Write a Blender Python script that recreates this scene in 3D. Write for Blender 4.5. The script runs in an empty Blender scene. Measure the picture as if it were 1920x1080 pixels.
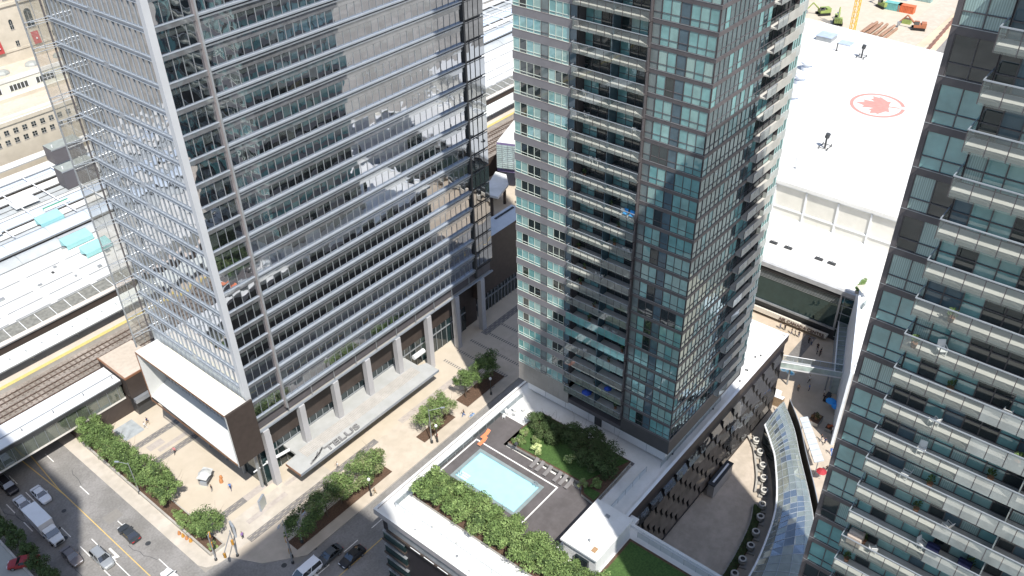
import bpy, bmesh, math, random
from mathutils import Vector, Matrix, Euler
R = math.radians
S = bpy.context.scene
COL = S.collection
# ------------------------------------------------------------------ camera
PITCH, ROLL, YAW, CAMH = R(35.95), R(-1.295), R(40.1), 115.0
h = Vector((math.cos(YAW), math.sin(YAW), 0)); up = Vector((0, 0, 1))
f = h*math.cos(PITCH) - up*math.sin(PITCH)
xr = Vector((math.sin(YAW), -math.cos(YAW), 0)); ur = xr.cross(f)
cx = xr*math.cos(ROLL) + ur*math.sin(ROLL); cu = -xr*math.sin(ROLL) + ur*math.cos(ROLL)
cd = bpy.data.cameras.new("camera"); cam = bpy.data.objects.new("camera", cd); COL.objects.link(cam)
cd.sensor_width = 36; cd.lens = 36*1652/1920; cd.clip_start = 0.3; cd.clip_end = 4000
M = Matrix((cx, cu, -f)).transposed().to_4x4(); M.translation = Vector((0, 0, CAMH)); cam.matrix_world = M
S.camera = cam
# ------------------------------------------------------------------ world, sun
SUN_EL = R(56)
sdir = Vector((-0.482*math.cos(SUN_EL), -0.876*math.cos(SUN_EL), math.sin(SUN_EL))).normalized()   # towards the sun
W = bpy.data.worlds.new("World"); S.world = W; W.use_nodes = True
nt = W.node_tree; bg = nt.nodes["Background"]; sky = nt.nodes.new("ShaderNodeTexSky")
sky.sky_type = 'NISHITA'; sky.sun_disc = False; sky.sun_elevation = SUN_EL
sky.sun_rotation = math.atan2(sdir.x, sdir.y); sky.air_density = 1.0; sky.dust_density = 1.5
nt.links.new(sky.outputs[0], bg.inputs[0]); bg.inputs[1].default_value = 0.135
sl = bpy.data.lights.new("sun", 'SUN'); sl.energy = 4.7; sl.angle = R(0.55); sl.color = (1, 0.955, 0.88)
so = bpy.data.objects.new("sun", sl); COL.objects.link(so); so.location = (0, 0, 300)
so.rotation_euler = (-sdir).to_track_quat('-Z', 'Y').to_euler()
vs = S.view_settings; vs.view_transform = 'Standard'; vs.look = 'None'; vs.exposure = 0.46; vs.gamma = 1
S.render.engine = 'CYCLES'
# ------------------------------------------------------------------ materials
MATS = {}
def _new(n):
    m = bpy.data.materials.new(n); m.use_nodes = True; return m
def mat(n, c, r=0.7, metal=0.0, var=0.12, scale=0.8, spec=0.4, bump=0.0, c2=None, dirt=0.0, dscale=0.12):
    """paint / stone / metal with a fine and a broad procedural variation"""
    if n in MATS: return MATS[n]
    m = _new(n); t = m.node_tree; b = t.nodes["Principled BSDF"]
    b.inputs["Roughness"].default_value = r; b.inputs["Metallic"].default_value = metal
    b.inputs["Specular IOR Level"].default_value = spec
    geo = t.nodes.new("ShaderNodeNewGeometry")
    nz = t.nodes.new("ShaderNodeTexNoise"); nz.inputs["Scale"].default_value = scale; nz.inputs["Detail"].default_value = 6
    t.links.new(geo.outputs["Position"], nz.inputs["Vector"])
    rp = t.nodes.new("ShaderNodeValToRGB"); rp.color_ramp.elements[0].position = .3; rp.color_ramp.elements[1].position = .7
    a = tuple(max(0, v*(1-var)) for v in c)+(1,); d = tuple(min(1, v*(1+var)) for v in (c2 or c))+(1,)
    rp.color_ramp.elements[0].color = a; rp.color_ramp.elements[1].color = d
    t.links.new(nz.outputs["Fac"], rp.inputs["Fac"]); last = rp.outputs["Color"]
    if dirt > 0:
        n2 = t.nodes.new("ShaderNodeTexNoise"); n2.inputs["Scale"].default_value = dscale; n2.inputs["Detail"].default_value = 8
        n2.inputs["Roughness"].default_value = .65; t.links.new(geo.outputs["Position"], n2.inputs["Vector"])
        r2 = t.nodes.new("ShaderNodeValToRGB"); r2.color_ramp.elements[0].position = .42; r2.color_ramp.elements[1].position = .62
        g = 1-dirt; r2.color_ramp.elements[0].color = (g, g, g*.98, 1); r2.color_ramp.elements[1].color = (1, 1, 1, 1)
        t.links.new(n2.outputs["Fac"], r2.inputs["Fac"])
        mx = t.nodes.new("ShaderNodeMix"); mx.data_type = 'RGBA'; mx.blend_type = 'MULTIPLY'; mx.inputs["Factor"].default_value = 1
        t.links.new(last, mx.inputs[6]); t.links.new(r2.outputs["Color"], mx.inputs[7]); last = mx.outputs[2]
    t.links.new(last, b.inputs["Base Color"])
    if bump:
        bp = t.nodes.new("ShaderNodeBump"); bp.inputs["Strength"].default_value = bump; bp.inputs["Distance"].default_value = .05
        t.links.new(nz.outputs["Fac"], bp.inputs["Height"]); t.links.new(bp.outputs[0], b.inputs["Normal"])
    MATS[n] = m; return m
def glass(n, c, lo=0.15, k=0.9, wav=0.0, wsc=0.5, tint=(.9, .95, 1), rough=0.02, stripes=None, seer=0.0):
    """window glass: what shows behind it, under a mirror coat that grows at grazing angles"""
    if n in MATS: return MATS[n]
    m = _new(n); t = m.node_tree; b = t.nodes["Principled BSDF"]; out = t.nodes["Material Output"]
    b.inputs["Roughness"].default_value = .5; b.inputs["Specular IOR Level"].default_value = 0
    geo = t.nodes.new("ShaderNodeNewGeometry")
    if stripes:
        wv = t.nodes.new("ShaderNodeTexWave"); wv.inputs["Scale"].default_value = stripes; wv.inputs["Distortion"].default_value = 3
        wv.inputs["Detail"].default_value = 3; wv.bands_direction = 'DIAGONAL'
        mp = t.nodes.new("ShaderNodeMapping"); mp.inputs["Scale"].default_value = (1, 1, .02)
        t.links.new(geo.outputs["Position"], mp.inputs["Vector"]); t.links.new(mp.outputs[0], wv.inputs["Vector"]); src = wv.outputs["Fac"]
    else:
        nz = t.nodes.new("ShaderNodeTexNoise"); nz.inputs["Scale"].default_value = .7; nz.inputs["Detail"].default_value = 4
        t.links.new(geo.outputs["Position"], nz.inputs["Vector"]); src = nz.outputs["Fac"]
    rp = t.nodes.new("ShaderNodeValToRGB"); v = .18 if stripes else (.04 if 'water' in n else .2)
    rp.color_ramp.elements[0].color = tuple(x*(1-v) for x in c)+(1,); rp.color_ramp.elements[1].color = tuple(min(1, x*(1+v)) for x in c)+(1,)
    rp.color_ramp.elements[0].position = .3; rp.color_ramp.elements[1].position = .7
    t.links.new(src, rp.inputs["Fac"]); t.links.new(rp.outputs["Color"], b.inputs["Base Color"])
    gl = t.nodes.new("ShaderNodeBsdfGlossy"); gl.inputs["Color"].default_value = tint+(1,); gl.inputs["Roughness"].default_value = rough
    fr = t.nodes.new("ShaderNodeFresnel"); fr.inputs["IOR"].default_value = 1.5
    ma = t.nodes.new("ShaderNodeMath"); ma.operation = 'MULTIPLY_ADD'; ma.inputs[1].default_value = k; ma.inputs[2].default_value = lo; ma.use_clamp = True
    t.links.new(fr.outputs[0], ma.inputs[0])
    if wav:
        n3 = t.nodes.new("ShaderNodeTexNoise"); n3.inputs["Scale"].default_value = wsc; n3.inputs["Detail"].default_value = 1.5
        t.links.new(geo.outputs["Position"], n3.inputs["Vector"])
        bp = t.nodes.new("ShaderNodeBump"); bp.inputs["Strength"].default_value = 1; bp.inputs["Distance"].default_value = wav
        t.links.new(n3.outputs["Fac"], bp.inputs["Height"]); t.links.new(bp.outputs[0], gl.inputs["Normal"])
    mix = t.nodes.new("ShaderNodeMixShader"); base = b.outputs[0]
    if seer:
        tr = t.nodes.new("ShaderNodeBsdfTransparent"); tr.inputs[0].default_value = (c[0]**.2, c[1]**.2, c[2]**.2, 1)
        m2 = t.nodes.new("ShaderNodeMixShader"); m2.inputs[0].default_value = seer
        t.links.new(b.outputs[0], m2.inputs[1]); t.links.new(tr.outputs[0], m2.inputs[2]); base = m2.outputs[0]
    t.links.new(ma.outputs[0], mix.inputs[0]); t.links.new(base, mix.inputs[1]); t.links.new(gl.outputs[0], mix.inputs[2])
    t.links.new(mix.outputs[0], out.inputs["Surface"]); MATS[n] = m; return m

asphalt = mat("asphalt", (.25, .242, .236), .85, var=.14, scale=3, dirt=.25, dscale=.15, bump=.2)
concrete = mat("concrete", (.42, .4, .375), .8, var=.08, scale=.8, dirt=.15)
ground_m = mat("ground_concrete", (.33, .31, .28), .85, var=.12, scale=.3, dirt=.25, dscale=.05)
plaza_m = mat("plaza_paving", (.50, .43, .33), .75, var=.05, scale=.5, dirt=.10, dscale=.2)
walk_m = mat("sidewalk", (.50, .455, .40), .8, var=.07, scale=.8, dirt=.14, dscale=.25)
pave_dark = mat("dark_paving", (.20, .19, .185), .7, var=.15, scale=2, dirt=.15)
pave_pale = mat("pale_paving", (.40, .36, .33), .7, var=.1, scale=2)
white_p = mat("road_paint", (.75, .74, .70), .7, var=.2, scale=4)
yellow_p = mat("yellow_paint", (.62, .43, .14), .7, var=.15, scale=4)
white_roof = mat("white_roof", (.80, .80, .78), .75, var=.05, scale=.25, dirt=.10, dscale=.12)
white_m = mat("white_metal", (.74, .76, .78), .45, var=.05)
silver = mat("silver_metal", (.36, .39, .43), .38, metal=.55, var=.08)
silver_l = mat("bright_metal", (.35, .39, .44), .35, metal=.35, var=.05)
steel = mat("grey_steel", (.33, .35, .37), .45, metal=.4, var=.08)
dark_m = mat("dark_metal", (.055, .058, .062), .45, metal=.2, var=.15)
black_m = mat("black_rubber", (.015, .015, .016), .6, var=.2)
spandrel_m = glass("office_spandrel", (.17, .175, .185), .26, 1.2, wav=.02, wsc=.35)
frame_c = mat("charcoal_frame", (.10, .092, .098), .5, var=.12)
lav = mat("mauve_grey_panel", (.20, .195, .21), .5, var=.08, scale=.6)
stone = mat("warm_grey_stone", (.32, .30, .28), .75, var=.1, scale=.5, dirt=.15)
slab_m = mat("balcony_slab", (.50, .49, .46), .7, var=.08)
brown_w = mat("dark_brown_cladding", (.055, .043, .038), .55, var=.12, scale=1.2)
navy_w = mat("dark_podium_cladding", (.022, .020, .024), .5, var=.2, scale=1.2)
beige_st = mat("beige_limestone", (.54, .49, .41), .8, var=.07, scale=.35, dirt=.12)
beige_rf = mat("beige_gravel_roof", (.52, .45, .38), .9, var=.08, scale=1.5, dirt=.1)
deck_m = mat("pool_deck_paving", (.115, .105, .108), .8, var=.1, scale=.4, dirt=.2, dscale=.5)
soil = mat("brown_mulch", (.10, .062, .042), .95, var=.3, scale=5, bump=.4)
ballast = mat("track_ballast", (.30, .265, .235), .95, var=.25, scale=3, dirt=.3, dscale=.2, bump=.5)
rail_m = mat("rusty_rail", (.13, .09, .07), .5, metal=.3, var=.2)
wood_m = mat("timber_sleeper", (.17, .14, .12), .85, var=.25, scale=3)
copper = mat("copper_trim", (.33, .17, .10), .45, metal=.4, var=.1)
sand = mat("construction_dirt", (.62, .50, .38), .95, var=.1, scale=.15, dirt=.15, dscale=.05)
g_teal = glass("teal_pane", (.155, .335, .34), .08, .9, wav=.006, wsc=1.2)
g_teal2 = glass("pale_teal_pane", (.23, .39, .38), .05, .7, wav=.006)
g_curt = glass("curtained_pane", (.27, .40, .38), .05, .7, stripes=6)
g_dark = glass("dark_pane", (.018, .027, .029), .05, .9, wav=.006)
g_blue = glass("blue_grey_panel", (.075, .12, .15), .03, .5)
g_grey = glass("grey_green_panel", (.15, .185, .19), .03, .5)
g_off = glass("office_vision_pane", (.014, .016, .018), .48, 1.6, wav=.035, wsc=.35, tint=(.85, .88, .95))
g_blind = glass("office_blind_pane", (.085, .10, .10), .44, 1.6, wav=.035, wsc=.35, tint=(.85, .88, .95))
g_offw = glass("office_west_pane", (.03, .036, .042), .42, 1.3, wav=.05, wsc=.35, tint=(.92, .93, .95))
g_mirror = glass("mirror_pane", (.03, .04, .05), .42, 1.0, wav=.03, wsc=.3, tint=(.85, .9, .97))
g_side = glass("condo_side_pane", (.018, .036, .042), .30, 1.4, wav=.03, wsc=.6, tint=(.62, .78, .85))
g_fin = glass("tinted_screen_glass", (.36, .35, .30), .10, .8, seer=.75)
g_rail = glass("balustrade_glass", (.28, .35, .34), .05, .7, seer=.84)
g_frost = glass("frosted_balustrade", (.36, .40, .395), .07, .8, seer=.32)
g_sky = glass("skylight_pane", (.36, .41, .38), .015, .3, seer=.42, wav=.01, tint=(.85,.9,.85))
g_skyd = glass("skylight_dark_pane", (.11, .14, .17), .02, .4)
g_atr = glass("atrium_pane", (.018, .034, .036), .06, .7, wav=.02, wsc=.3, tint=(.48, .66, .66))
g_gal = glass("galleria_pane", (.42, .52, .50), .08, .8)
g_walk = glass("walkway_pane", (.13, .15, .12), .12, .9, seer=.3)
car_gl = glass("car_window", (.01, .012, .014), .12, 1)
water_m = glass("pool_water_surface", (.36, .60, .63), .02, .5, wav=.02, wsc=2.5, seer=0)
def foliage(n, c):
    m = mat(n, c, .75, var=.35, scale=1.6, spec=.25)
    m.node_tree.nodes["Principled BSDF"].inputs["Subsurface Weight"].default_value = 0
    return m
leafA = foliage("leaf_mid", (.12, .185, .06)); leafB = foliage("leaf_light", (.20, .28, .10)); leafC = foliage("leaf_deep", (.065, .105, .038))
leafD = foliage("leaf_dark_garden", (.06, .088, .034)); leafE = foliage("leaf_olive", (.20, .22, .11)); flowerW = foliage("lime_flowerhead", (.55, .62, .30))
bark = mat("bark", (.10, .075, .055), .9, var=.25, scale=6, bump=.4)
grass_m = mat("lawn_grass", (.05, .10, .025), .95, var=.3, scale=4, bump=.4)
# ------------------------------------------------------------------ mesh builder
class MB:
    def __init__(s): s.v = []; s.f = []; s.m = []; s.mats = []
    def mi(s, m):
        if m not in s.mats: s.mats.append(m)
        return s.mats.index(m)
    def face(s, pts, m):
        i = len(s.v); s.v += [tuple(p) for p in pts]; s.f.append(tuple(range(i, i+len(pts)))); s.m.append(s.mi(m))
    def box(s, x0, x1, y0, y1, z0, z1, m, top=None, bot=True):
        if x0 > x1: x0, x1 = x1, x0
        if y0 > y1: y0, y1 = y1, y0
        if z0 > z1: z0, z1 = z1, z0
        i = len(s.v); s.v += [(x0,y0,z0),(x1,y0,z0),(x1,y1,z0),(x0,y1,z0),(x0,y0,z1),(x1,y0,z1),(x1,y1,z1),(x0,y1,z1)]
        k = s.mi(m); F = [(4,5,6,7),(0,1,5,4),(1,2,6,5),(2,3,7,6),(3,0,4,7)]+([(3,2,1,0)] if bot else [])
        for n, q in enumerate(F):
            s.f.append(tuple(i+a for a in q)); s.m.append(s.mi(top) if (top and n == 0) else k)
    def prism(s, poly, z0, z1, m, top=None, z1s=None):
        n = len(poly); a = sum(poly[i][0]*poly[(i+1) % n][1]-poly[(i+1) % n][0]*poly[i][1] for i in range(n))
        if a < 0: poly = poly[::-1]
        i = len(s.v); s.v += [(p[0], p[1], z0) for p in poly]+[(p[0], p[1], z1) for p in poly]
        s.f.append(tuple(i+n+j for j in range(n))); s.m.append(s.mi(top or m))
        s.f.append(tuple(i+j for j in reversed(range(n)))); s.m.append(s.mi(m))
        for j in range(n):
            q = (j+1) % n; s.f.append((i+j, i+q, i+n+q, i+n+j)); s.m.append(s.mi(m))
    def tube(s, p, q, r, m, n=8, r2=None, cap=True):
        p = Vector(p); q = Vector(q); d = (q-p)
        if d.length < 1e-6: return
        d.normalize(); a = d.orthogonal().normalized(); b = d.cross(a); r2 = r if r2 is None else r2; i = len(s.v)
        for c, rr in ((p, r), (q, r2)):
            for j in range(n):
                t = 2*math.pi*j/n; s.v.append(tuple(c+a*math.cos(t)*rr+b*math.sin(t)*rr))
        k = s.mi(m)
        for j in range(n):
            g = (j+1) % n; s.f.append((i+j, i+g, i+n+g, i+n+j)); s.m.append(k)
        if cap:
            s.f.append(tuple(i+j for j in reversed(range(n)))); s.m.append(k); s.f.append(tuple(i+n+j for j in range(n))); s.m.append(k)
    def lathe(s, prof, c, m, n=16, mm=None):
        i = len(s.v)
        for r, z in prof:
            for j in range(n):
                t = 2*math.pi*j/n; s.v.append((c[0]+r*math.cos(t), c[1]+r*math.sin(t), c[2]+z))
        for a in range(len(prof)-1):
            for j in range(n):
                g = (j+1) % n; s.f.append((i+a*n+j, i+a*n+g, i+(a+1)*n+g, i+(a+1)*n+j)); s.m.append(s.mi(mm[a] if mm else m))
        s.f.append(tuple(i+(len(prof)-1)*n+j for j in range(n))); s.m.append(s.mi(mm[-1] if mm else m))
    def mesh(s, name, smooth=False):
        me = bpy.data.meshes.new(name); me.from_pydata(s.v, [], s.f)
        for m in s.mats: me.materials.append(m)
        me.polygons.foreach_set("material_index", s.m)
        if smooth: me.polygons.foreach_set("use_smooth", [True]*len(s.f))
        me.update(); return me
    def build(s, name, parent=None, smooth=False, world=True):
        return put(name, s.mesh(name, smooth), parent, world)
def put(name, me, parent=None, world=True, loc=None, rot=None):
    """link a mesh object; world=True: its mesh is in world coordinates"""
    o = bpy.data.objects.new(name, me); COL.objects.link(o)
    if parent is not None:
        o.parent = parent
        if world:
            p = parent; off = Vector((0, 0, 0))
            while p is not None: off += p.location; p = p.parent
            o.location = -off
    if loc is not None:
        l = Vector(loc)
        if parent is not None and world:
            p = parent
            while p is not None: l -= p.location; p = p.parent
        o.location = l
    if rot is not None: o.rotation_euler = (0, 0, rot)
    return o
def tag(o, label=None, cat=None, group=None, kind=None):
    if label: o["label"] = label
    if cat: o["category"] = cat
    if group: o["group"] = group
    if kind: o["kind"] = kind
    return o
def thing(name, loc, label, cat, group=None, rz=0):
    o = bpy.data.objects.new(name, None); COL.objects.link(o); o.location = loc; o.rotation_euler = (0, 0, rz); o.empty_display_size = .5
    return tag(o, label, cat, group)
def copytree(o, parent=None):
    c = o.copy(); COL.objects.link(c); c.parent = parent
    for ch in KIDS.get(o.name, []) if False else list(o.children): copytree(ch, c)
    return c
def struct(name, mb): return tag(mb.build(name), kind="structure")
ORD = ["first", "second", "third", "fourth", "fifth", "sixth", "seventh", "eighth", "ninth", "tenth", "eleventh", "twelfth", "thirteenth", "fourteenth"]
rnd = random.Random(7)
WEST = -math.pi/2      # facade pieces built facing -Y, turned to face -X
# ================================================================== THE SETTING
b = MB(); b.face([(-1500,-1500,0),(2500,-1500,0),(2500,2500,0),(-1500,2500,0)], ground_m); struct("ground", b)
b = MB(); b.face([(19.5,-200,.012),(34,-200,.012),(34,260,.012),(19.5,260,.012)], asphalt)
for x in (22.75-.0, ):                                           # lane markings run along the street
    pass
def strip(b, x0, x1, y0, y1, m, z=.02): b.face([(x0,y0,z),(x1,y0,z),(x1,y1,z),(x0,y1,z)], m)
for y in range(-60, 140, 6):
    for x in (24.35, 30.9):
        if x > 30 and y % 12: continue
        if y > 86 or y < 64: strip(b, x-.07, x+.07, y+1, y+4, white_p)
    if y > 118: strip(b, 20.95, 21.1, y+1, y+4, white_p)
for x in (28.25,):
    strip(b, x-.07, x+.07, 88, 126, yellow_p)
b.face([(28.18,126,.02),(28.32,126,.02),(30.0,150,.02),(29.8,150,.02)], yellow_p)
b.face([(28.18,124,.021),(28.32,124,.021),(26.9,150,.021),(26.7,150,.021)], yellow_p)
strip(b, 24.28, 24.42, 93, 103, white_p, .021); strip(b, 26.2, 26.34, 93, 112, white_p)
# turn arrow
b.face([(26.9,105.3,.022),(27.25,105.3,.022),(27.25,108,.022),(26.9,108,.022)], white_p)
b.face([(26.4,105.6,.0221),(27.25,105.2,.0221),(27.25,105.9,.0221),(26.4,106.2,.0221)], white_p)
b.face([(25.9,105.9,.0222),(26.5,104.8,.0222),(26.5,107.0,.0222)], white_p)
b.face([(29.6,112.4,.014),(32.2,112.4,.014),(32.2,114.6,.014),(29.6,114.6,.014)], mat("asphalt_patch", (.22,.21,.195), .9, var=.06, scale=2)); 
r = random.Random(77)
for k in range(9):                                                # sealed cracks, oily wheel stains and covers
    x, y = r.uniform(21, 33), r.uniform(88, 125)
    for j in range(5): x2, y2 = x+r.uniform(-.7, .7), y+r.uniform(.4, 1.6); b.face([(x,y,.0155),(x+.07,y,.0155),(x2+.07,y2,.0155),(x2,y2,.0155)], dark_m); x, y = x2, y2
for (x, y, a) in ((23.6,115.5,.5),(27.2,96.5,.42),(31.5,104,.45),(26.4,121,.4)): b.lathe([(a, .018)], (x,y,0), dark_m, 14)
struct("york_street", b)
b = MB(); b.face([(34,69.6,.008),(420,69.6,.008),(420,82,.008),(34,82,.008)], asphalt); b.face([(-150,69.6,.008),(19.5,69.6,.008),(19.5,86,.008),(-150,86,.008)], asphalt)
strip(b, 34, 44, 82, 92, asphalt, .009)
for x in range(38, 120, 6): strip(b, x, x+3, 78.0, 78.14, white_p)
strip(b, 44, 200, 75.2, 75.34, yellow_p); strip(b, 20, 33.5, 84.6, 85.0, white_p, .024); strip(b, 44.2, 44.6, 70.5, 81, white_p, .022)
b.lathe([(.45, .016)], (42.5,83.5,0), dark_m, 12); b.lathe([(.35, .016)], (47.6,82.2,0), dark_m, 12); b.lathe([(.3, .016)], (44.9,79.2,0), dark_m, 12)
struct("bremner_road", b)
# pavements with kerbs
b = MB()
b.prism([(34,94),(34.6,92.6),(36,91.8),(38,91.5),(60,91.5),(60,97),(36.2,97),(36.2,139),(34,139)], 0, .15, concrete, walk_m)
struct("street_pavement", b)
b = MB(); b.prism([(44.8,83.0),(46,82.1),(420,82.1),(420,91.5),(38.0,91.5),(40.5,86.5)], 0, .146, concrete, mat("bremner_pavement", (.50,.44,.37), .8, var=.05, scale=.6, dirt=.08, dscale=.3))
struct("bremner_pavement", b)
b = MB()
plz = mat("plaza_slabs", (.51, .45, .37), .75, var=.03, scale=.4, dirt=.05, dscale=.2)
b.prism([(36.2,97),(60,97),(60,91.5),(420,91.5),(420,139),(36.2,139)], 0, .153, concrete, plz)
def pband(x0, x1, y0, y1, m=pave_dark, dash=True, z=.158, along='x'):
    b.face([(x0,y0,z),(x1,y0,z),(x1,y1,z),(x0,y1,z)], m)
    if dash:
        L = (x1-x0) if along == 'x' else (y1-y0)
        for i in range(int(L/1.5)):
            a = i*1.5+.2
            for j in range(3):
                aa = a+(.75 if j % 2 else 0)
                if along == 'x': q = y0+(y1-y0)*(j+.5)/3; b.face([(x0+aa,q-.035,z+.004),(x0+aa+.7,q-.035,z+.004),(x0+aa+.7,q+.035,z+.004),(x0+aa,q+.035,z+.004)], plz)
                else: q = x0+(x1-x0)*(j+.5)/3; b.face([(q-.035,y0+aa,z+.004),(q+.035,y0+aa,z+.004),(q+.035,y0+aa+.7,z+.004),(q-.035,y0+aa+.7,z+.004)], plz)
pband(42, 70, 91.0, 92.3); pband(76, 99, 91.0, 92.3, pave_pale); pband(105, 150, 95.6, 97.2)
pband(41.5, 50.6, 123.7, 125.1); pband(41.5, 50.6, 117.8, 119.2); pband(41.5, 46.8, 98.4, 99.8)
pband(46.8, 52.5, 98.4, 99.8, pave_pale, False, .157); pband(44, 50, 119.9, 120.9, pave_pale, False, .157); pband(43, 46, 121.4, 123, pave_pale, False, .157)
pband(41.6, 45.4, 127.2, 131.6, mat("blue_grey_slabs", (.33,.36,.38), .6, var=.15, scale=1.2), False, .157)
pband(53, 58.5, 95.9, 96.6, pave_pale, False, .157); pband(44, 52, 94.2, 95.2, pave_pale, False, .157)
for i, x in enumerate((93.5, 97.5, 101.5, 105.5, 109.5)):
    for j in range(24):
        y = 84.2+j*.55; b.face([(x,y,.159),(x+.7,y,.159),(x+.7,y+.28,.159),(x,y+.28,.159)], pave_dark)
struct("office_plaza", b)
# lower courtyard and the square in front of the arena
court = mat("courtyard_paving", (.50, .435, .365), .8, var=.06, scale=.8, dirt=.18, dscale=.35)
b = MB(); b.face([(70,-60,.03),(124,-60,.03),(124,40.4,.03),(70,40.4,.03)], court)
for i in range(12):
    pass
struct("courtyard_paving", b)
b = MB(); b.face([(124,-60,.034),(150,-60,.034),(150,69.6,.034),(124,69.6,.034)], mat("square_paving", (.50,.42,.335), .8, var=.05, scale=.5, dirt=.14, dscale=.2))
b.face([(136,42.0,.04),(146,42.0,.04),(146,44.2,.04),(136,44.2,.04)], pave_dark)
struct("arena_square", b)
# rail corridor: a raised deck that the street passes under
b = MB()
b.box(34.6, 460, 139, 222, 0, 5.8, brown_w, ballast); b.box(-300, 19, 139, 222, 0, 5.8, concrete, ballast); b.box(19, 34.6, 139.02, 222, 4.4, 5.79, brown_w, ballast)
struct("rail_corridor", b)
b = MB(); b.box(36.4, 52, 133.2, 138.9, .155, 3.9, brown_w); b.box(18.8, 19.4, 126, 139, 0, 3.9, concrete)
tag(b.build("retaining_wall"), "dark brown retaining wall between the beige plaza and the raised rail corridor", "wall")
# swimming pool water, courtyard etc come with the podium

# ================================================================== OFFICE TOWER
OX0, OX1, OY0, OY1, OZB, FH, Z0 = 50.8, 109.8, 97.5, 123.4, 13.2, 3.53, 19.5
off = thing("office_tower", (OX0, OY0, 0), "glass and silver metal office tower with white ledges and a box projecting over the plaza", "office tower")
NF = 21
core = MB(); core.box(OX0+.35, OX1-.35, OY0+.35, OY1-.35, OZB+.2, 134, frame_c, white_roof)
core.box(OX0+3, OX1-2, 100.6, OY1-.4, .16, OZB+.1, brown_w)
core.build("core_walls", off)
# --- south face
def pane_tilt(): return rnd.uniform(-.010, .010), rnd.uniform(-.012, .012)
for k in range(-1, NF):
    z = Z0+FH*k; zt = z+FH
    if k == NF-1: zt = 134
    b = MB(); step = 1.38
    # window strip between ledges (bay 1, main, east bay); every pane slightly out of true
    for (xa, xb, z0, z1, bl) in ((51.5, 57.0, z+.35, zt-.35, .9), (57.4, 104.4, z+.35, zt-1.15, .62), (104.8, OX1, z+.3, zt-.1, 0)):
        n = max(1, round((xb-xa)/step)); w = (xb-xa)/n
        for i in range(n):
            x = xa+i*w; t1, t2 = pane_tilt(); d = 0
            zb = z1-bl if bl else z1
            if rnd.random() < .12 and bl: zb = z0+(z1-z0)*rnd.uniform(.2, .5)
            gm = g_off if xa < 104 else g_mirror
            def yy(xx, zz): return OY0+d+t1*(xx-x)+t2*(zz-z0)
            q = [(x,yy(x,z0),z0),(x+w,yy(x+w,z0),z0),(x+w,yy(x+w,zb),zb),(x,yy(x,zb),zb)]; b.face(q, gm)
            if bl: b.face([(x,yy(x,zb),zb),(x+w,yy(x+w,zb),zb),(x+w,yy(x+w,z1),z1),(x,yy(x,z1),z1)], g_blind)
            if k < NF-1: b.box(x-.022, x+.022, OY0-.08, OY0+.05, z0, z1, steel if xa < 104 else dark_m, bot=False)
    if k == NF-1: tag(b.build("upper_window_wall", off)); continue
    b.build("window_strip", off)
    b = MB()
    b.box(57.4, 104.4, OY0-.06, OY0+.2, zt-1.13, zt-.32, spandrel_m)
    b.build("spandrel", off)
    b = MB()
    b.box(57.4, 104.4, OY0-.42, OY0+.2, z+.12, z+.34, silver_l); b.box(57.4, 104.4, OY0-.30, OY0+.2, z-.32, z-.12, silver)
    b.box(57.4, 104.4, OY0-.10, OY0+.2, z-.11, z+.11, dark_m)
    b.box(51.5, 57.0, OY0-.22, OY0+.2, z-.34, z+.34, spandrel_m, silver_l); b.box(51.5, 57.0, OY0-.26, OY0-.221, z+.26, z+.36, silver_l)
    b.box(104.8, OX1, OY0-.06, OY0+.2, z+.16, z+.24, dark_m); b.box(104.8, OX1, OY0-.06, OY0+.2, z-.34, z-.26, dark_m)
    b.build("sunshade_ledge", off)
b = MB(); b.box(57.0, 57.4, OY0-.45, OY0+.1, 14.8, 134, mat("taupe_metal", (.30,.27,.27), .45, metal=.2, var=.08)); b.tube((57.2,OY0-.55,14.8), (57.2,OY0-.55,134), .14, steel); b.build("facade_pipe", off)
b = MB(); b.box(104.4, 104.8, OY0-.45, OY0+.1, 14.2, 134, dark_m); b.build("facade_pipe", off)
b = MB(); b.box(OX0-.25, OX0+.7, OY0-.3, OY0+.6, 19.2, 134, mat("corner_post_grey", (.47,.49,.52), .5, var=.04, scale=.3)); b.build("corner_post", off)
b = MB(); b.box(OX0+.7, OX1, OY0-.12, OY0+.25, 12.9, 13.2, silver_l); b.box(OX0+.75, OX1-.3, OY0+.3, OY0+3.1, 12.95, 13.15, concrete)
for i in range(10): b.box(57.6+i*5, 57.75+i*5, OY0-.03, OY0+.02, 13.2, 15.6, steel)
b.build("soffit_edge", off)
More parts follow.
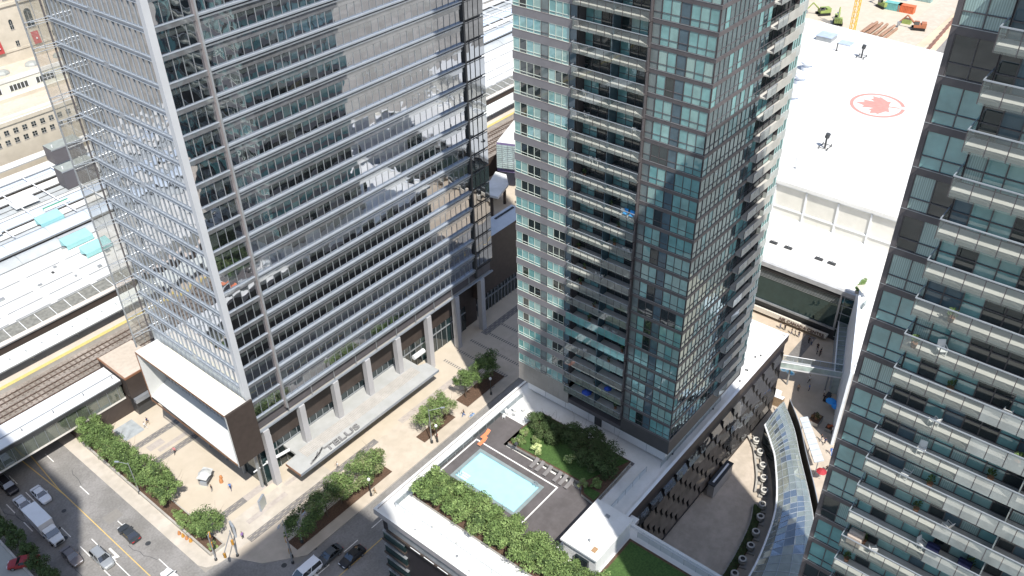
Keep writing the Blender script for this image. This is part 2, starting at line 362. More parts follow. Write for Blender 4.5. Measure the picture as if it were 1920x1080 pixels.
# --- west face
for k in range(0, NF):
    z = Z0+FH*k; zt = min(z+FH, 134) if k < NF-1 else 134
    b = MB(); n = 20; w = (OY1-OY0-.6)/n
    for i in range(n):
        y = OY0+.6+i*w; t1, t2 = pane_tilt(); gm = g_offw if k > 0 else mat("pale_spandrel", (.50,.54,.57), .35, var=.08)
        def xx(yq, zq): return OX0+t1*(yq-y)+t2*(zq-z)
        if k == 0 and y < 110: gm = mat("pale_spandrel", (.50,.54,.57), .35)
        b.face([(xx(y+w,z),y+w,z),(xx(y,z),y,z),(xx(y,zt),y,zt),(xx(y+w,zt),y+w,zt)], gm)
        if k < NF-1:
            wd = .045 if i % 3 == 0 else .018
            b.box(OX0-.12, OX0+.05, y-wd, y+wd, z+.3, zt-.3, silver_l, bot=False)
    if k == NF-1: b.build("upper_window_wall", off); continue
    b.build("west_window_strip", off)
    b = MB()
    for (ya, yb) in ((OY0+.6, 109.6), (110.8, OY1)):
        b.box(OX0-.22, OX0+.05, ya, yb, z+.20, z+.27, silver_l); b.box(OX0-.2, OX0+.05, ya, yb, z-.33, z-.26, silver_l); b.box(OX0-.06, OX0+.05, ya, yb, z-.2, z+.18, silver)
    b.box(OX0-.1, OX0+.05, 109.6, 110.8, z-.5, z+.35, silver)
    b.build("west_ledge", off)
b = MB(); b.box(OX0-.45, OX0+.1, OY0+.6, OY1, 18.6, 18.95, silver_l); b.box(OX0-.2, OX0+.1, OY0+.6, OY1, 18.1, 18.6, copper); b.build("west_sill", off)
# --- clear glass screen wall that runs on past the north-west corner
b = MB()
b.face([(47.5,OY1-.1,20.5),(OX0,OY1-.1,20.5),(OX0,OY1-.1,134),(47.5,OY1-.1,134)], g_fin)
b.box(47.35, 47.55, OY1-.2, OY1, 20.5, 134, steel); b.box(49.1, 49.16, OY1-.16, OY1-.04, 20.5, 134, steel); b.box(OX0-.5, OX0-.3, OY1-.2, OY1+.02, 20.5, 134, frame_c)
for k in range(0, NF-1):
    z = Z0+FH*k
    if z > 20:
        b.tube((47.4,OY1-.35,z+.2), (OX0,OY1-.35,z+.2), .075, silver, 6); b.tube((47.4,OY1-.35,z-.4), (OX0,OY1-.35,z-.4), .06, steel, 6)
        b.tube((48.2,OY1-.4,z+.1), (OX0-.3,OY1-1.9,z+.3), .035, silver_l, 5)
b.build("glass_screen", off)
# --- columns
for i, x in enumerate((52.6, 60.0, 67.5, 75.0, 82.6, 90.8, 98.7, 106.3)):
    b = MB(); b.box(x-.55, x+.55, OY0-.35, OY0+.75, .155 if i in (0, 6, 7) else .156, 12.88, mat("column_grey", (.43,.43,.45), .6, var=.05, scale=.3, dirt=.08)); b.build("column", off)
# --- recessed base behind the columns
b = MB()
for (xa, xb) in ((54, 104),):
    b.box(xa, xb, 100.2, 100.58, 6.2, 12.7, brown_w)
    n = 34; w = (xb-xa)/n
    for i in range(n):
        b.face([(xa+i*w,100.3,.2),(xa+i*w+w,100.3,.2),(xa+i*w+w,100.3,6.1),(xa+i*w,100.3,6.1)], g_dark if i % 5 else g_atr)
        b.box(xa+i*w-.05, xa+i*w+.05, 100.16, 100.28, .2, 6.1, steel, bot=False)
    b.box(xa, xb, 100.1, 100.29, 4.55, 4.7, steel)
b.build("lobby_glazing", off)
b = MB()
for x in (51.2, 52.6, 54): b.box(x, x+.15, 98.9, 99.1, .155, 9.8, white_m)
b.box(49.5, 54, 98.9, 99.05, 4.4, 4.6, white_m); b.face([(51.3,99,.2),(54,99,.2),(54,99,9.7),(51.3,99,9.7)], g_atr); b.tube((52,98.6,5), (57,98.6,4.2), .28, white_m)
b.build("corner_vestibule", off)
# --- entrance canopy with its lettering
can_m = mat("canopy_white", (.41,.42,.42), .55, var=.04, scale=.5, dirt=.08, dscale=.4)
b = MB()
b.prism([(54.1,92.4),(87.6,92.4),(87.6,95.6),(86.0,96.3),(86.0,100.1),(56.6,100.1),(56.6,96.6),(54.1,96.3)], 4.05, 4.5, can_m, can_m)
for i in range(92):
    x = 57.4+i*.3
    b.box(x, x+.12, 94.6, 97.0, 4.501, 4.56, mat("canopy_slat", (.45,.41,.37), .7))
b.box(54.1, 87.6, 92.34, 92.4, 4.0, 4.52, silver_l); b.box(54.04, 54.1, 92.4, 96.3, 4.0, 4.52, copper)
can = b.build("entrance_canopy", off)
b = MB(); b.tube((86.4,97.8,5.4), (89.2,97.8,5.4), .5, white_m, 12); b.build("duct", off)
def text_mesh(txt, size, ext, m):
    cu = bpy.data.curves.new("lettering", 'FONT'); cu.body = txt; cu.size = size; cu.extrude = ext; cu.offset = size*.018
    o = bpy.data.objects.new("lettering", cu); COL.objects.link(o); bpy.context.view_layer.update()
    dg = bpy.context.evaluated_depsgraph_get(); me = bpy.data.meshes.new_from_object(o.evaluated_get(dg))
    bpy.data.objects.remove(o); me.materials.clear(); me.materials.append(m); return me
let_m = mat("letter_grey", (.20,.20,.205), .5, var=.05)
me = text_mesh("TELUS", 1.95, .12, let_m)
sc = 7.6/max(v.co.x for v in me.vertices)
for v in me.vertices: v.co.x = v.co.x*sc+60.2+v.co.y*.12; v.co.y = v.co.y*.85+92.7; v.co.z += 4.66
put("canopy_lettering", me, can, loc=(0, 0, 0))
b = MB()
for (dx, ln, w) in ((0, 2.6, .22), (.55, 3.3, .3), (1.3, 2.4, .2)):   # the swoosh mark left of the letters
    P = [(56.6+dx, 92.7+dx*.35), (57.3+dx+ln*.3, 93.0+dx*.35), (57.4+dx+ln*.5, 93.6+dx*.2), (56.6+dx+ln, 93.9+dx*.2)]
    for i in range(3):
        (xa, ya), (xb, yb) = P[i], P[i+1]; b.prism([(xa,ya),(xb,yb),(xb,yb+w),(xa,ya+w)], 4.51, 4.7, let_m)
b.build("canopy_emblem", can)
# --- projecting box over the plaza
BX, BY0, BY1, BZ0, BZ1 = 46.2, 96.4, 121.4, 10.2, 21.3
bxm = mat("box_white", (.56,.57,.57), .6, var=.04, scale=.6, dirt=.06)
b = MB()
b.box(BX, OX0-.5, BY0+.4, BY1-.4, BZ1-.35, BZ1, bxm, mat("box_roof", (.70,.68,.64), .7, var=.05, scale=.5, dirt=.10, dscale=.5))
b.box(BX, OX0+.3, BY0, BY0+.35, BZ0, BZ1+.02, brown_w); b.box(BX, OX0-.4, BY1-.35, BY1, BZ0+.9, BZ1+.02, bxm)
b.face([(BX+.02,BY0+.36,BZ0+.35),(BX+3.9,BY0+.36,BZ0+2.9),(BX+3.9,BY1-.36,BZ0+2.9),(BX+.02,BY1-.36,BZ0+1.2)][::-1], bxm)
b.face([(BX+.02,BY0+.36,BZ0+.1),(OX0,BY0+.36,BZ0+.1),(OX0,BY1-.36,BZ0+.9),(BX+.02,BY1-.36,BZ0+.9)], brown_w)
b.box(OX0-.5, OX0+.3, BY0+.5, BY1, BZ0+.5, 18.0, brown_w)
n = 24; w = (BY1-BY0-.8)/n
for i in range(n):
    y = BY0+.4+i*w
    b.face([(BX+3.4,y+w,BZ0+3),(BX+3.4,y,BZ0+3),(BX+3.0,y,BZ1-.36),(BX+3.0,y+w,BZ1-.36)], g_offw)
    b.tube((BX+3.36,y,BZ0+3), (BX+2.96,y,BZ1-.36), .045, steel, 5)
b.box(BX-.06, BX, BY0, BY1, BZ1-.3, BZ1+.04, copper); b.box(BX-.06, BX, BY0, BY1, BZ0+.05, BZ0+.45, copper); b.box(BX-.07, BX-.001, BY0, BY0+.25, BZ0, BZ1, bxm); b.box(BX-.07, BX-.001, BY1-.25, BY1, BZ0, BZ1, copper)
b.box(OX0-1.6, OX0-.5, BY0+1, BY1-3, BZ1, BZ1+.12, mat("cream_strip", (.75,.72,.6), .7))
b.build("projecting_box", off)
b = MB()
for y in (99, 104, 109, 114, 119): b.box(OX0-.6, OX0-.2, y-.2, y+.2, .155, BZ0+.4, steel)
b.box(OX0, OX0+.3, 98.5, OY1, .155, BZ0+.4, g_dark); b.build("base_wall", off)
# ---- annex at the east end
ann = thing("office_annex", (112, 99.4, 0), "dark brown windowless block with a pale metal roof beyond the office tower", "building")
b = MB(); b.box(106.9, 124.2, 99.4, 104.2, 6.5, 19.4, brown_w, mat("annex_roof", (.55,.58,.62), .5, var=.06)); b.box(110, 132, 101.2, 104, .155, 6.45, g_dark); b.build("upper_block", ann)
b = MB()
for i in range(18): b.box(107.5+i*1.1, 107.62+i*1.1, 101.0, 101.19, .155, 6.4, steel)
b.box(107, 127, 100.9, 101.19, 3.4, 3.55, steel); b.build("shopfront_mullions", ann)
b = MB()
for i in range(22): b.box(117.5+i*.28, 117.62+i*.28, 102.8, 103.4, 19.41, 19.52, dark_m)
b.build("roof_grille", ann)
b = MB(); b.box(104.9, 128, 98.9, 99.3, .155, .6, concrete); 
# ================================================================== CONDO TOWERS
CACHE = {}
def window_mesh(key, w, h, cols, tr, panes, fr=frame_c, fw=.05, light=False):
    """local x = width, -y = outwards; cols = list of relative widths; tr = transom heights (0..h)"""
    if key in CACHE: return CACHE[key]
    b = MB(); tot = sum(cols); x = 0; zs = [0]+list(tr)+[h]
    for i, c in enumerate(cols):
        cw = w*c/tot
        for j in range(len(zs)-1):
            g = panes[i] if not isinstance(panes[i], (list, tuple)) else panes[i][j]
            t1, t2 = rnd.uniform(-.006, .006), rnd.uniform(-.006, .006)
            b.face([(x,0,zs[j]),(x+cw,t1,zs[j]),(x+cw,t1+t2,zs[j+1]),(x,t2,zs[j+1])], g)
        x += cw
    x = 0
    for i in range(len(cols)+1):
        b.box(max(0, x-fw/2), min(w, x+fw/2) if i < len(cols) else w, -.07, .03, 0, h, fr, bot=False)
        if i < len(cols): x += w*cols[i]/tot
    for z in zs:
        b.box(0, w, -.065, .03, max(0, z-fw/2), min(h, z+fw/2) if z < h else h, fr)
    me = b.mesh("window"); CACHE[key] = me; return me
def pick(r, opts): 
    t = r.random()*sum(o[1] for o in opts)
    for i, o in enumerate(opts):
        t -= o[1]
        if t <= 0: return i, o[0]
    return 0, opts[0][0]
r3 = random.Random(21)
CX0, CX1, CY0, CY1, CF, CZ = 81.4, 103.4, 40.05, 67.5, 2.81, 23.6
condo = thing("condo_tower", (CX0, CY0, 17), "tall teal glass condo tower with charcoal bands rising beside the pool deck", "apartment tower")
CN = 26; CTOP = 150
b = MB()
b.box(CX0+.25, CX1-.25, CY0+.25, 48, 21.0, CTOP, frame_c, white_roof); b.box(CX0+1.6, CX1-.25, 48, 57.8, 21.0, CTOP-.1, frame_c, white_roof); b.box(CX0+.25, CX1-.25, 57.8, CY1-.25, 21.0, CTOP-.05, frame_c, white_roof)
b.build("core_walls", condo)
b = MB(); b.box(CX0, CX1, CY0, 48.2, 20.9, CZ-.2, mat("charcoal_base", (.07,.068,.07), .55, var=.08)); b.box(CX0, 94, 48.2, 57.8, 20.9, 21.6, frame_c); b.build("dark_base", condo)
b = MB(); b.box(CX0, CX1, 57.8, CY1, 20.6, CZ+1.0, stone)
for i in range(9): b.box(CX0-.02, CX0-.001, 58.6+i, 58.63+i, 20.6, CZ+1.0, concrete)
b.build("stone_base", condo)
b = MB(); b.box(CX0+1.8, CX1-1, CY0+1.2, CY1-.5, 17.3, 20.9, mat("white_render", (.74,.74,.74), .7, var=.03))
for y in (44.5, 50.2, 55.0, 59.5, 63.5): b.box(CX0+1.78, CX0+1.8, y, y+.05, 17.4, 20.6, steel)
b.box(CX0+1.7, CX0+1.79, 52.6, 53.9, 17.3, 19.8, dark_m); b.build("white_ground_floor", condo)
# slab bands
for k in range(CN+1):
    z = CZ+CF*k
    b = MB(); b.box(CX0-.06, CX0+.26, CY0-.06, 48.0, z-.28, z+.22, frame_c); b.box(CX0+.26, 94.0, CY0-.06, CY0+.26, z-.28, z+.22, frame_c)
    b.box(CX0-.09, CX0-.061, CY0-.06, 48.0, z+.17, z+.21, steel); b.build("slab_band", condo)
    b = MB(); b.box(CX0-.06, CX0+.26, 57.8, CY1+.06, z-.45 if k else z+.99, z+.62 if k else z+1.0, lav); b.box(CX0-.09, CX0-.061, 57.8, CY1+.06, z+.56, z+.62, mat("worn_sill", (.36,.33,.32), .6)); b.build("spandrel", condo)
PV = [((g_teal, g_teal2, g_teal), 4), ((g_teal2, g_curt, g_teal2), 2), ((g_teal, g_teal, g_teal), 3), ((g_dark, g_dark, g_teal), 1), ((g_curt, g_teal, g_curt), 1)]
PV2 = [((g_teal, g_dark), 2), ((g_curt, g_teal), 2), ((g_teal, g_teal2), 4), ((g_dark, g_dark), 1)]
lightfr = mat("pale_window_frame", (.50, .55, .50), .4)
WV = [((g_curt, g_dark, g_dark, g_dark), 3), ((g_teal, g_curt, g_dark, g_dark), 2), ((g_teal, g_teal2, g_teal, g_teal), 3), ((g_teal2, g_dark, g_teal, g_curt), 2)]
WV3 = [((g_dark, g_dark, g_dark), 2), ((g_curt, g_dark, g_dark), 2), ((g_teal, g_teal2, g_teal), 3), ((g_teal, g_curt, g_curt), 2)]
BV = [((g_teal, g_dark, g_dark, g_curt), 2), ((g_teal, g_teal, g_dark, g_dark), 2), ((g_dark, g_curt, g_teal, g_dark), 1), ((g_dark, g_dark, g_dark, g_dark), 2)]
def facade(k, z):
    fx = CX0
    # grid section, y 40.05..48 (local x runs towards -Y)
    hh = CF-.5
    put("wall_panel", window_mesh("cp1", 1.0, hh, [1], [.75], [g_blue if k % 3 else g_grey]), condo, loc=(fx, 47.9, z+.22), rot=WEST)
    i, p = pick(r3, PV2); put("window", window_mesh("c2"+str(i), 2.2, hh, [1, 1], [.75], p), condo, loc=(fx, 46.85, z+.22), rot=WEST)
    put("wall_panel", window_mesh("cp2", 1.15, hh, [1], [.75], [g_blue]), condo, loc=(fx, 44.6, z+.22), rot=WEST)
    i, p = pick(r3, PV); put("window", window_mesh("c3"+str(i), 3.25, hh, [1, 1, 1], [.75], p), condo, loc=(fx, 43.4, z+.22), rot=WEST)
    # ribbon section y 57.8..67.5
    h2 = CF-1.07
    i, p = pick(r3, WV); put("window", window_mesh("r4"+str(i), 4.3, h2, [.9, 1, 1, 1], [.38], p, lightfr), condo, loc=(fx, 67.4, z+.62), rot=WEST)
    put("wall_panel", window_mesh("rp", 1.15, h2, [1], [.38], [g_grey]), condo, loc=(fx, 63.1, z+.62), rot=WEST)
    i, p = pick(r3, WV3); put("window", window_mesh("r3"+str(i), 3.0, h2, [1, 1, 1], [.38], p, lightfr), condo, loc=(fx, 61.9, z+.62), rot=WEST)
    put("wall_panel", window_mesh("rp2", 1.05, h2, [1], [.38], [g_blue]), condo, loc=(fx, 58.88, z+.62), rot=WEST)
    # balcony back wall
    i, p = pick(r3, BV); put("balcony_door", window_mesh("b4"+str(i), 4.8, CF-.25, [1.1, 1.1, 1.3, 1.3], [.7], p), condo, loc=(fx+1.58, 57.75, z+.05), rot=WEST)
    i, p = pick(r3, BV); put("balcony_door", window_mesh("b5"+str(i), 4.8, CF-.25, [1.3, 1.1, 1.1, 1.3], [.7], p), condo, loc=(fx+1.58, 52.85, z+.05), rot=WEST)
def rail_mesh(key, L, post, gm, h=1.08, end=True, drop=.22, depth=1.6):
    if key in CACHE: return CACHE[key]
    b = MB(); n = max(1, round(L/post)); w = L/n
    for i in range(n):
        b.face([(i*w+.03,0,-drop),(i*w+w-.03,0,-drop),(i*w+w-.03,0,h-.05),(i*w+.03,0,h-.05)], gm[i % len(gm)])
    for i in range(n+1): b.box(i*w-.025, i*w+.025, .01, .07, -drop, h, frame_c, bot=False)
    b.box(-.03, L+.03, -.035, .045, h-.05, h+.02, silver_l)
    if end:
        b.face([(0,.05,-.05),(0,depth,-.05),(0,depth,h-.05),(0,.05,h-.05)], gm[0]); b.box(-.03, .03, .05, depth, h-.05, h+.02, silver_l)
    me = b.mesh("balcony_rail"); CACHE[key] = me; return me
for k in range(CN):
    z = CZ+CF*k; facade(k, z)
    b = MB(); b.box(CX0-.55, CX0+1.58, 48.1, 58.2, z-.18, z+.02, slab_m); b.box(CX0-.1, CX0+1.5, 52.9, 53.0, z+.03, z+2.3, g_blue); b.box(CX0-.45, CX0+1.58, 47.95, 48.08, z-.18, z+CF-.3, frame_c)
    o = b.build("balcony", condo)
    put("balcony_rail", rail_mesh("cr"+("b" if k in (4, 5) else ""), 10.1, 1.18, [glass("aqua_balustrade", (.16,.42,.42), .1, .9, seer=.3)] if k in (4, 5) else [g_rail]), o, loc=(CX0-.6, 58.2, z+.02), rot=WEST)
# south face: dense glass grid then balconies
for k in range(CN):
    z = CZ+CF*k; b = MB(); n = 12; w = (93.9-CX0)/n
    for i in range(n):
        x = CX0+i*w; t1, t2 = rnd.uniform(-.008, .008), rnd.uniform(-.008, .008)
        g = g_side if r3.random() < .8 else g_teal
        b.face([(x,CY0,z+.22),(x+w,CY0+t1,z+.22),(x+w,CY0+t1+t2,z+CF-.28),(x,CY0+t2,z+CF-.28)], g)
        b.box(x-.03, x+.03, CY0-.06, CY0+.03, z+.22, z+CF-.28, frame_c, bot=False)
    b.box(CX0, 93.9, CY0-.06, CY0+.03, z+.93, z+.98, frame_c); b.build("curtain_wall_strip", condo)
    b = MB(); b.box(94, 100.6, CY0-.9, CY0+.3, z-.16, z+.02, slab_m); b.box(96.6, 100.6, CY0-.92, CY0-.86, z-.05, z+1.05, mat("cream_balustrade", (.40,.40,.37), .6))
    o = b.build("side_balcony", condo); put("balcony_rail", rail_mesh("cs", 2.55, 1.2, [g_frost], end=False, drop=.2), o, loc=(94, CY0-.9, z+.02))
    i, p = pick(r3, BV); put("side_balcony_door", window_mesh("b6"+str(i), 6.4, CF-.25, [1.1, 1.1, 1.3, 1.3], [.7], p), condo, loc=(94.1, CY0+.22, z+.05))
    b = MB(); b.box(100.7, CX1, CY0-.3, CY0+.25, z-.45, z+.85, mat("pale_green_panel", (.40,.43,.42), .5)); 
    for i in range(4): b.box(100.7+i*.68, 100.76+i*.68, CY0-.28, CY0+.2, z+.85, z+CF-.45, frame_c, bot=False)
    b.box(100.8, CX1-.05, CY0-.22, CY0+.2, z+.85, z+CF-.45, g_teal2); b.build("corner_bay", condo)
# north side and everything above the framed storeys, simpler
b = MB()
for k in range(45):
    z = CZ+CF*k
    b.box(CX0+.1, CX1-.1, CY1-.02, CY1+.06, z-.4, z+.6, lav); b.box(CX0+.1, CX1-.1, CY1-.2, CY1-.02, z+.6, z+CF-.4, g_teal if k % 3 else g_dark)
    if k > CN-1: b.box(CX0-.05, CX0+.3, CY0, CY1, z-.3, z+.4, frame_c); b.box(CX0+.2, CX0+.26, CY0, CY1, z+.4, z+CF-.3, g_teal); b.box(CX0, CX1, CY0-.05, CY0+.3, z-.3, z+.4, frame_c)
    for i in range(10): b.box(CX0+1+i*2, CX0+1.1+i*2, CY1+.0, CY1+.09, z+.6, z+CF-.4, frame_c)
tag(b.build("upper_facade", condo), kind="stuff")

# ------------------------------------------------------------------ right-hand tower
TX0, TX1, TY1, TY0, TF, TZ = 50.7, 77.6, 11.4, -8, 2.83, 86.8
rt = thing("condo_tower", (TX0, TY1, 17), "nearer teal glass condo tower with long balconies filling the right edge", "apartment tower")
r4 = random.Random(5)
b = MB(); b.box(TX0+.3, TX1, TY0, TY1-.05, .1, 120, frame_c, white_roof); b.box(TX0+.25, TX1+.1, TY1-.05, TY1, 17.5, 119.5, lav); b.build("core_walls", rt)
curtain2 = glass("wide_curtain_pane", (.25, .36, .35), .05, .7, stripes=5)
TV = [((g_teal, g_teal), 5), ((g_teal2, g_teal), 2), ((g_dark, curtain2), 1), ((curtain2, curtain2), 1), ((g_dark, g_dark), 1)]
TB = [((g_teal, g_dark, g_teal2, g_teal), 3), ((g_dark, g_dark, g_teal, g_blue), 2), ((g_blue, g_blue, g_teal, g_dark), 2), ((curtain2, g_teal, g_teal2, g_dark), 2), ((g_blue, g_teal, g_teal2, g_dark), 2), ((g_dark, g_blue, curtain2, g_teal), 2)]
for n in range(-15, 6):
    z = TZ+TF*n
    i, p = pick(r4, TV)
    if n in (3, 4): p = (g_dark, g_dark) if n == 3 else (curtain2, curtain2); i = 8+n
    if n == 0: p = (curtain2, g_dark); i = 20
    b = MB(); b.box(TX0-.08, TX0+.3, 8.75, TY1+.08, z-.26, z+.22, frame_c); b.box(TX0-.1, TX0-.081, 8.75, TY1+.08, z+.17, z+.21, steel); b.box(TX0-.08, TX0+.25, TY1-.22, TY1+.08, z+.22, z+TF-.26, frame_c); b.box(TX0-.03, TX0+.28, TY0, 8.75, z-.3, z-.02, frame_c); b.build("slab_band", rt)
    put("window", window_mesh("t2"+str(i), 2.42, TF-.48, [1, 1], [.78], p, fw=.06), rt, loc=(TX0, TY1-.24, z+.22), rot=WEST)
    y = 8.7; m = 0
    while y > TY0+4:
        i, p = pick(r4, TB); put("balcony_window", window_mesh("t4"+str(i), 4.6, TF-.3, [1, 1.1, 1.2, 1.2], [.95], p, fw=.07), rt, loc=(TX0+.02, y, z+.0), rot=WEST); y -= 4.62; m += 1
    b = MB(); b.box(TX0-1.55, TX0+.02, TY0, 8.85, z-.2, z, slab_m)
    for yy in (-.4,): b.box(TX0-1.4, TX0, yy-.04, yy+.04, z+.01, z+2.4, g_frost)
    o = b.build("balcony", rt)
    fl = n <= -4
    put("balcony_rail", rail_mesh("tr"+str(fl), 16.8, 1.11, [g_rail]*(5 if fl else 9)+[g_frost]*11 if fl else [g_rail], drop=.30, depth=1.6), o, loc=(TX0-1.6, 8.85, z), rot=WEST)
b = MB()
for n in range(-24, -15):
    z = TZ+TF*n; b.box(TX0-.05, TX0+.3, TY0, TY1+.06, z-.3, z+.3, frame_c); b.box(TX0+.2, TX0+.28, TY0, TY1, z+.3, z+TF-.3, g_teal)
for n in range(6, 11):
    z = TZ+TF*n; b.box(TX0-.05, TX0+.3, TY0, TY1+.06, z-.3, z+.3, frame_c); b.box(TX0+.2, TX0+.28, TY0, TY1, z+.3, z+TF-.3, g_teal)
for n in range(-24, 11):
    z = TZ+TF*n; b.box(TX0+.4, TX1-.1, TY1, TY1+.1, z-.3, z+.4, frame_c); b.box(TX0+.5, TX1-.1, TY1-.02, TY1+.05, z+.4, z+TF-.3, g_teal if n % 2 else g_dark)
tag(b.build("plain_storeys", rt), kind="stuff")
# small things on the balconies
chair_m = mat("white_plastic", (.72,.73,.72), .5, var=.03); blue_f = mat("blue_fabric", (.03,.08,.42), .8); navy_f = mat("navy_fabric", (.015,.02,.07), .8); red_f = mat("red_fabric", (.5,.05,.04), .8)
def chair_mesh():
    if "ch" in CACHE: return CACHE["ch"]
    b = MB(); b.box(-.26, .26, -.26, .24, .40, .45, chair_m)
    b.face([(-.26,.24,.45),(.26,.24,.45),(.24,.36,.95),(-.24,.36,.95)], chair_m); b.face([(-.26,.28,.45),(-.24,.40,.95),(.24,.40,.95),(.26,.28,.45)], chair_m)
    b.face([(-.24,.36,.95),(.24,.36,.95),(.24,.40,.95),(-.24,.40,.95)], chair_m)
    for sx in (-.27, .23): b.box(sx, sx+.05, -.24, .28, .62, .66, chair_m)
    CACHE["ch"] = b.mesh("seat"); bl = MB()
    for sx in (-.24, .20):
        for sy in (-.24, .18): bl.box(sx, sx+.045, sy, sy+.045, 0, .6 if sy < 0 else .42, chair_m)
    CACHE["chl"] = bl.mesh("legs"); return CACHE["ch"]
def chair(x, y, z, rz, label, group="white plastic chairs on the balconies"):
    t = thing("balcony_chair", (x, y, z), label, "chair", group, rz); me = chair_mesh()
    put("seat", me, t, world=False); put("legs", CACHE["chl"], t, world=False)
def cond_at(k): return CZ+CF*k+.02
for (k, y, rz, lab) in ((17, 56.6, 1.2, "white chair on the top left balcony of the pool-side tower with a round back"), (16, 56.3, .4, "white chair alone at the left end of a balcony below the top pair"), (16, 49.5, 1.9, "white chair at the right end of the balcony opposite the single left chair"),
                        (14, 55.3, 1.5, "tall white chair by the rail at the left of the fourth balcony down"), (14, 54.4, 1.1, "smaller white chair right of the tall one on the fourth balcony down"), (12, 50.2, 1.7, "white chair near the dark right corner of a mid height balcony"),
                        (5, 51.8, 1.5, "left of the two white chairs above the aqua balustrade"), (5, 50.4, 1.4, "right of the two white chairs above the aqua balustrade"), (3, 55.2, 1.9, "white chair leaning by the rail two floors under the aqua balustrade"), (8, 53.6, 1.2, "left of two white chairs at the middle of a lower balcony"), (8, 53.0, 1.8, "right of two white chairs at the middle of a lower balcony"),
                        (10, 49.6, 1.5, "left of the white pair at the right end of a balcony"), (10, 49.0, 1.6, "right of the white pair at the right end of a balcony")):
    chair(CX0+.35, y, cond_at(k), rz, lab)
for (x, y, n, lab) in ((TX0-.9, 3.9, -15, "white chair at the left end of the lowest balcony in view on the near tower"),):
    chair(x, y, TZ+TF*n+.01, .4, lab)
def parasol(x, y, z, m, label, r=.9, hh=2.1):
    t = thing("parasol", (x, y, z), label, "parasol"); b = MB(); b.tube((0,0,0), (0,0,hh), .03, silver, 6); put("pole", b.mesh("pole"), t, world=False)
    b = MB(); b.lathe([(r, hh-.4), (r*.5, hh-.15), (.02, hh)], (0,0,0), m, 8); put("canopy", b.mesh("canopy"), t, world=False)
parasol(CX0+.3, 54.6, cond_at(0), blue_f, "bright blue parasol on the lowest balcony of the pool-side tower", .8, 1.3)
parasol(CX0+.4, 51.0, cond_at(1), blue_f, "blue parasol on the second balcony up among dark plants", .6, 1.2)
b = MB(); b.box(0, .5, -.3, .3, .3, .4, mat("bright_blue_plastic", (.05,.35,.75), .5)); b.box(.4, .5, -.3, .3, .4, .95, MATS["bright_blue_plastic"]); b.box(0, .06, -.3, -.24, 0, .3, silver); b.box(0, .06, .24, .3, 0, .3, silver); b.box(.42, .48, -.3, -.24, 0, .3, silver); b.box(.42, .48, .24, .3, 0, .3, silver)
bc = b.mesh("folding_chair")
for i, (y, w) in enumerate(((49.8, "left"), (48.9, "right"))):
    tag(put("folding_chair", bc, None, loc=(CX0-.2, y, cond_at(12)), rot=0), w+" one of two bright blue folding chairs on a balcony beside the dark wall", "chair", "blue folding chairs")
pot_m = mat("clay_pot", (.30,.16,.10), .8); r9 = random.Random(90); UP = lambda n: ORD[n] if n < 14 else "high"
for i in range(14):                                               # pots and chairs of the near tower
    n = -15+i if i < 14 else r9.randrange(-12, 0); y = r9.uniform(1.0, 7.8) if i % 2 else r9.choice([8.2, 4.6, .4]); z = TZ+TF*n+.01
    t = thing("potted_plant", (TX0-r9.choice([.4, 1.2]), y, z), "potted plant on the near tower, %s balcony from the bottom" % UP(n+15), "potted plant", "potted plants on the near tower")
    b = MB(); b.lathe([(.16,0),(.22,.35),(.19,.35),(.18,.3)], (0,0,0), pot_m, 10); put("pot", b.mesh("pot"), t, world=False)
    b = MB()
    for k in range(70): a, q = r9.uniform(0, 6.28), r9.uniform(.05, .34); zz = .35+r9.uniform(0, .5); b.face([(math.cos(a)*q*.4,math.sin(a)*q*.4,zz),(math.cos(a+.3)*q,math.sin(a+.3)*q,zz+.1),(math.cos(a-.2)*q,math.sin(a-.2)*q,zz+.16)], (leafA, leafC)[k % 2])
    put("foliage", b.mesh("foliage"), t, world=False)
for i in range(12):
    n = -14+i; chair(TX0-.7-.3*r9.random(), r9.uniform(-1.5, 7), TZ+TF*n+.01, r9.uniform(0, 6), "light patio chair on the near tower, %s balcony from the bottom" % UP(n+15), "patio chairs on the near tower")
for i in range(14):
    k = i; t = thing("potted_plant", (CX0+.5+.5*r9.random(), r9.uniform(48.6, 57.4), cond_at(k)), "potted plant on a balcony of the pool-side tower, %s storey above the pool" % UP(k), "potted plant", "potted plants on the pool-side tower")
    b = MB(); b.lathe([(.16,0),(.22,.35),(.19,.35),(.18,.3)], (0,0,0), pot_m, 10); put("pot", b.mesh("pot"), t, world=False); b = MB()
    for j in range(60): a, q = r9.uniform(0, 6.28), r9.uniform(.05, .34); zz = .35+r9.uniform(0, .55); b.face([(math.cos(a)*q*.4,math.sin(a)*q*.4,zz),(math.cos(a+.3)*q,math.sin(a+.3)*q,zz+.1),(math.cos(a-.2)*q,math.sin(a-.2)*q,zz+.16)], (leafA, leafC)[j % 2])
    put("foliage", b.mesh("foliage"), t, world=False)
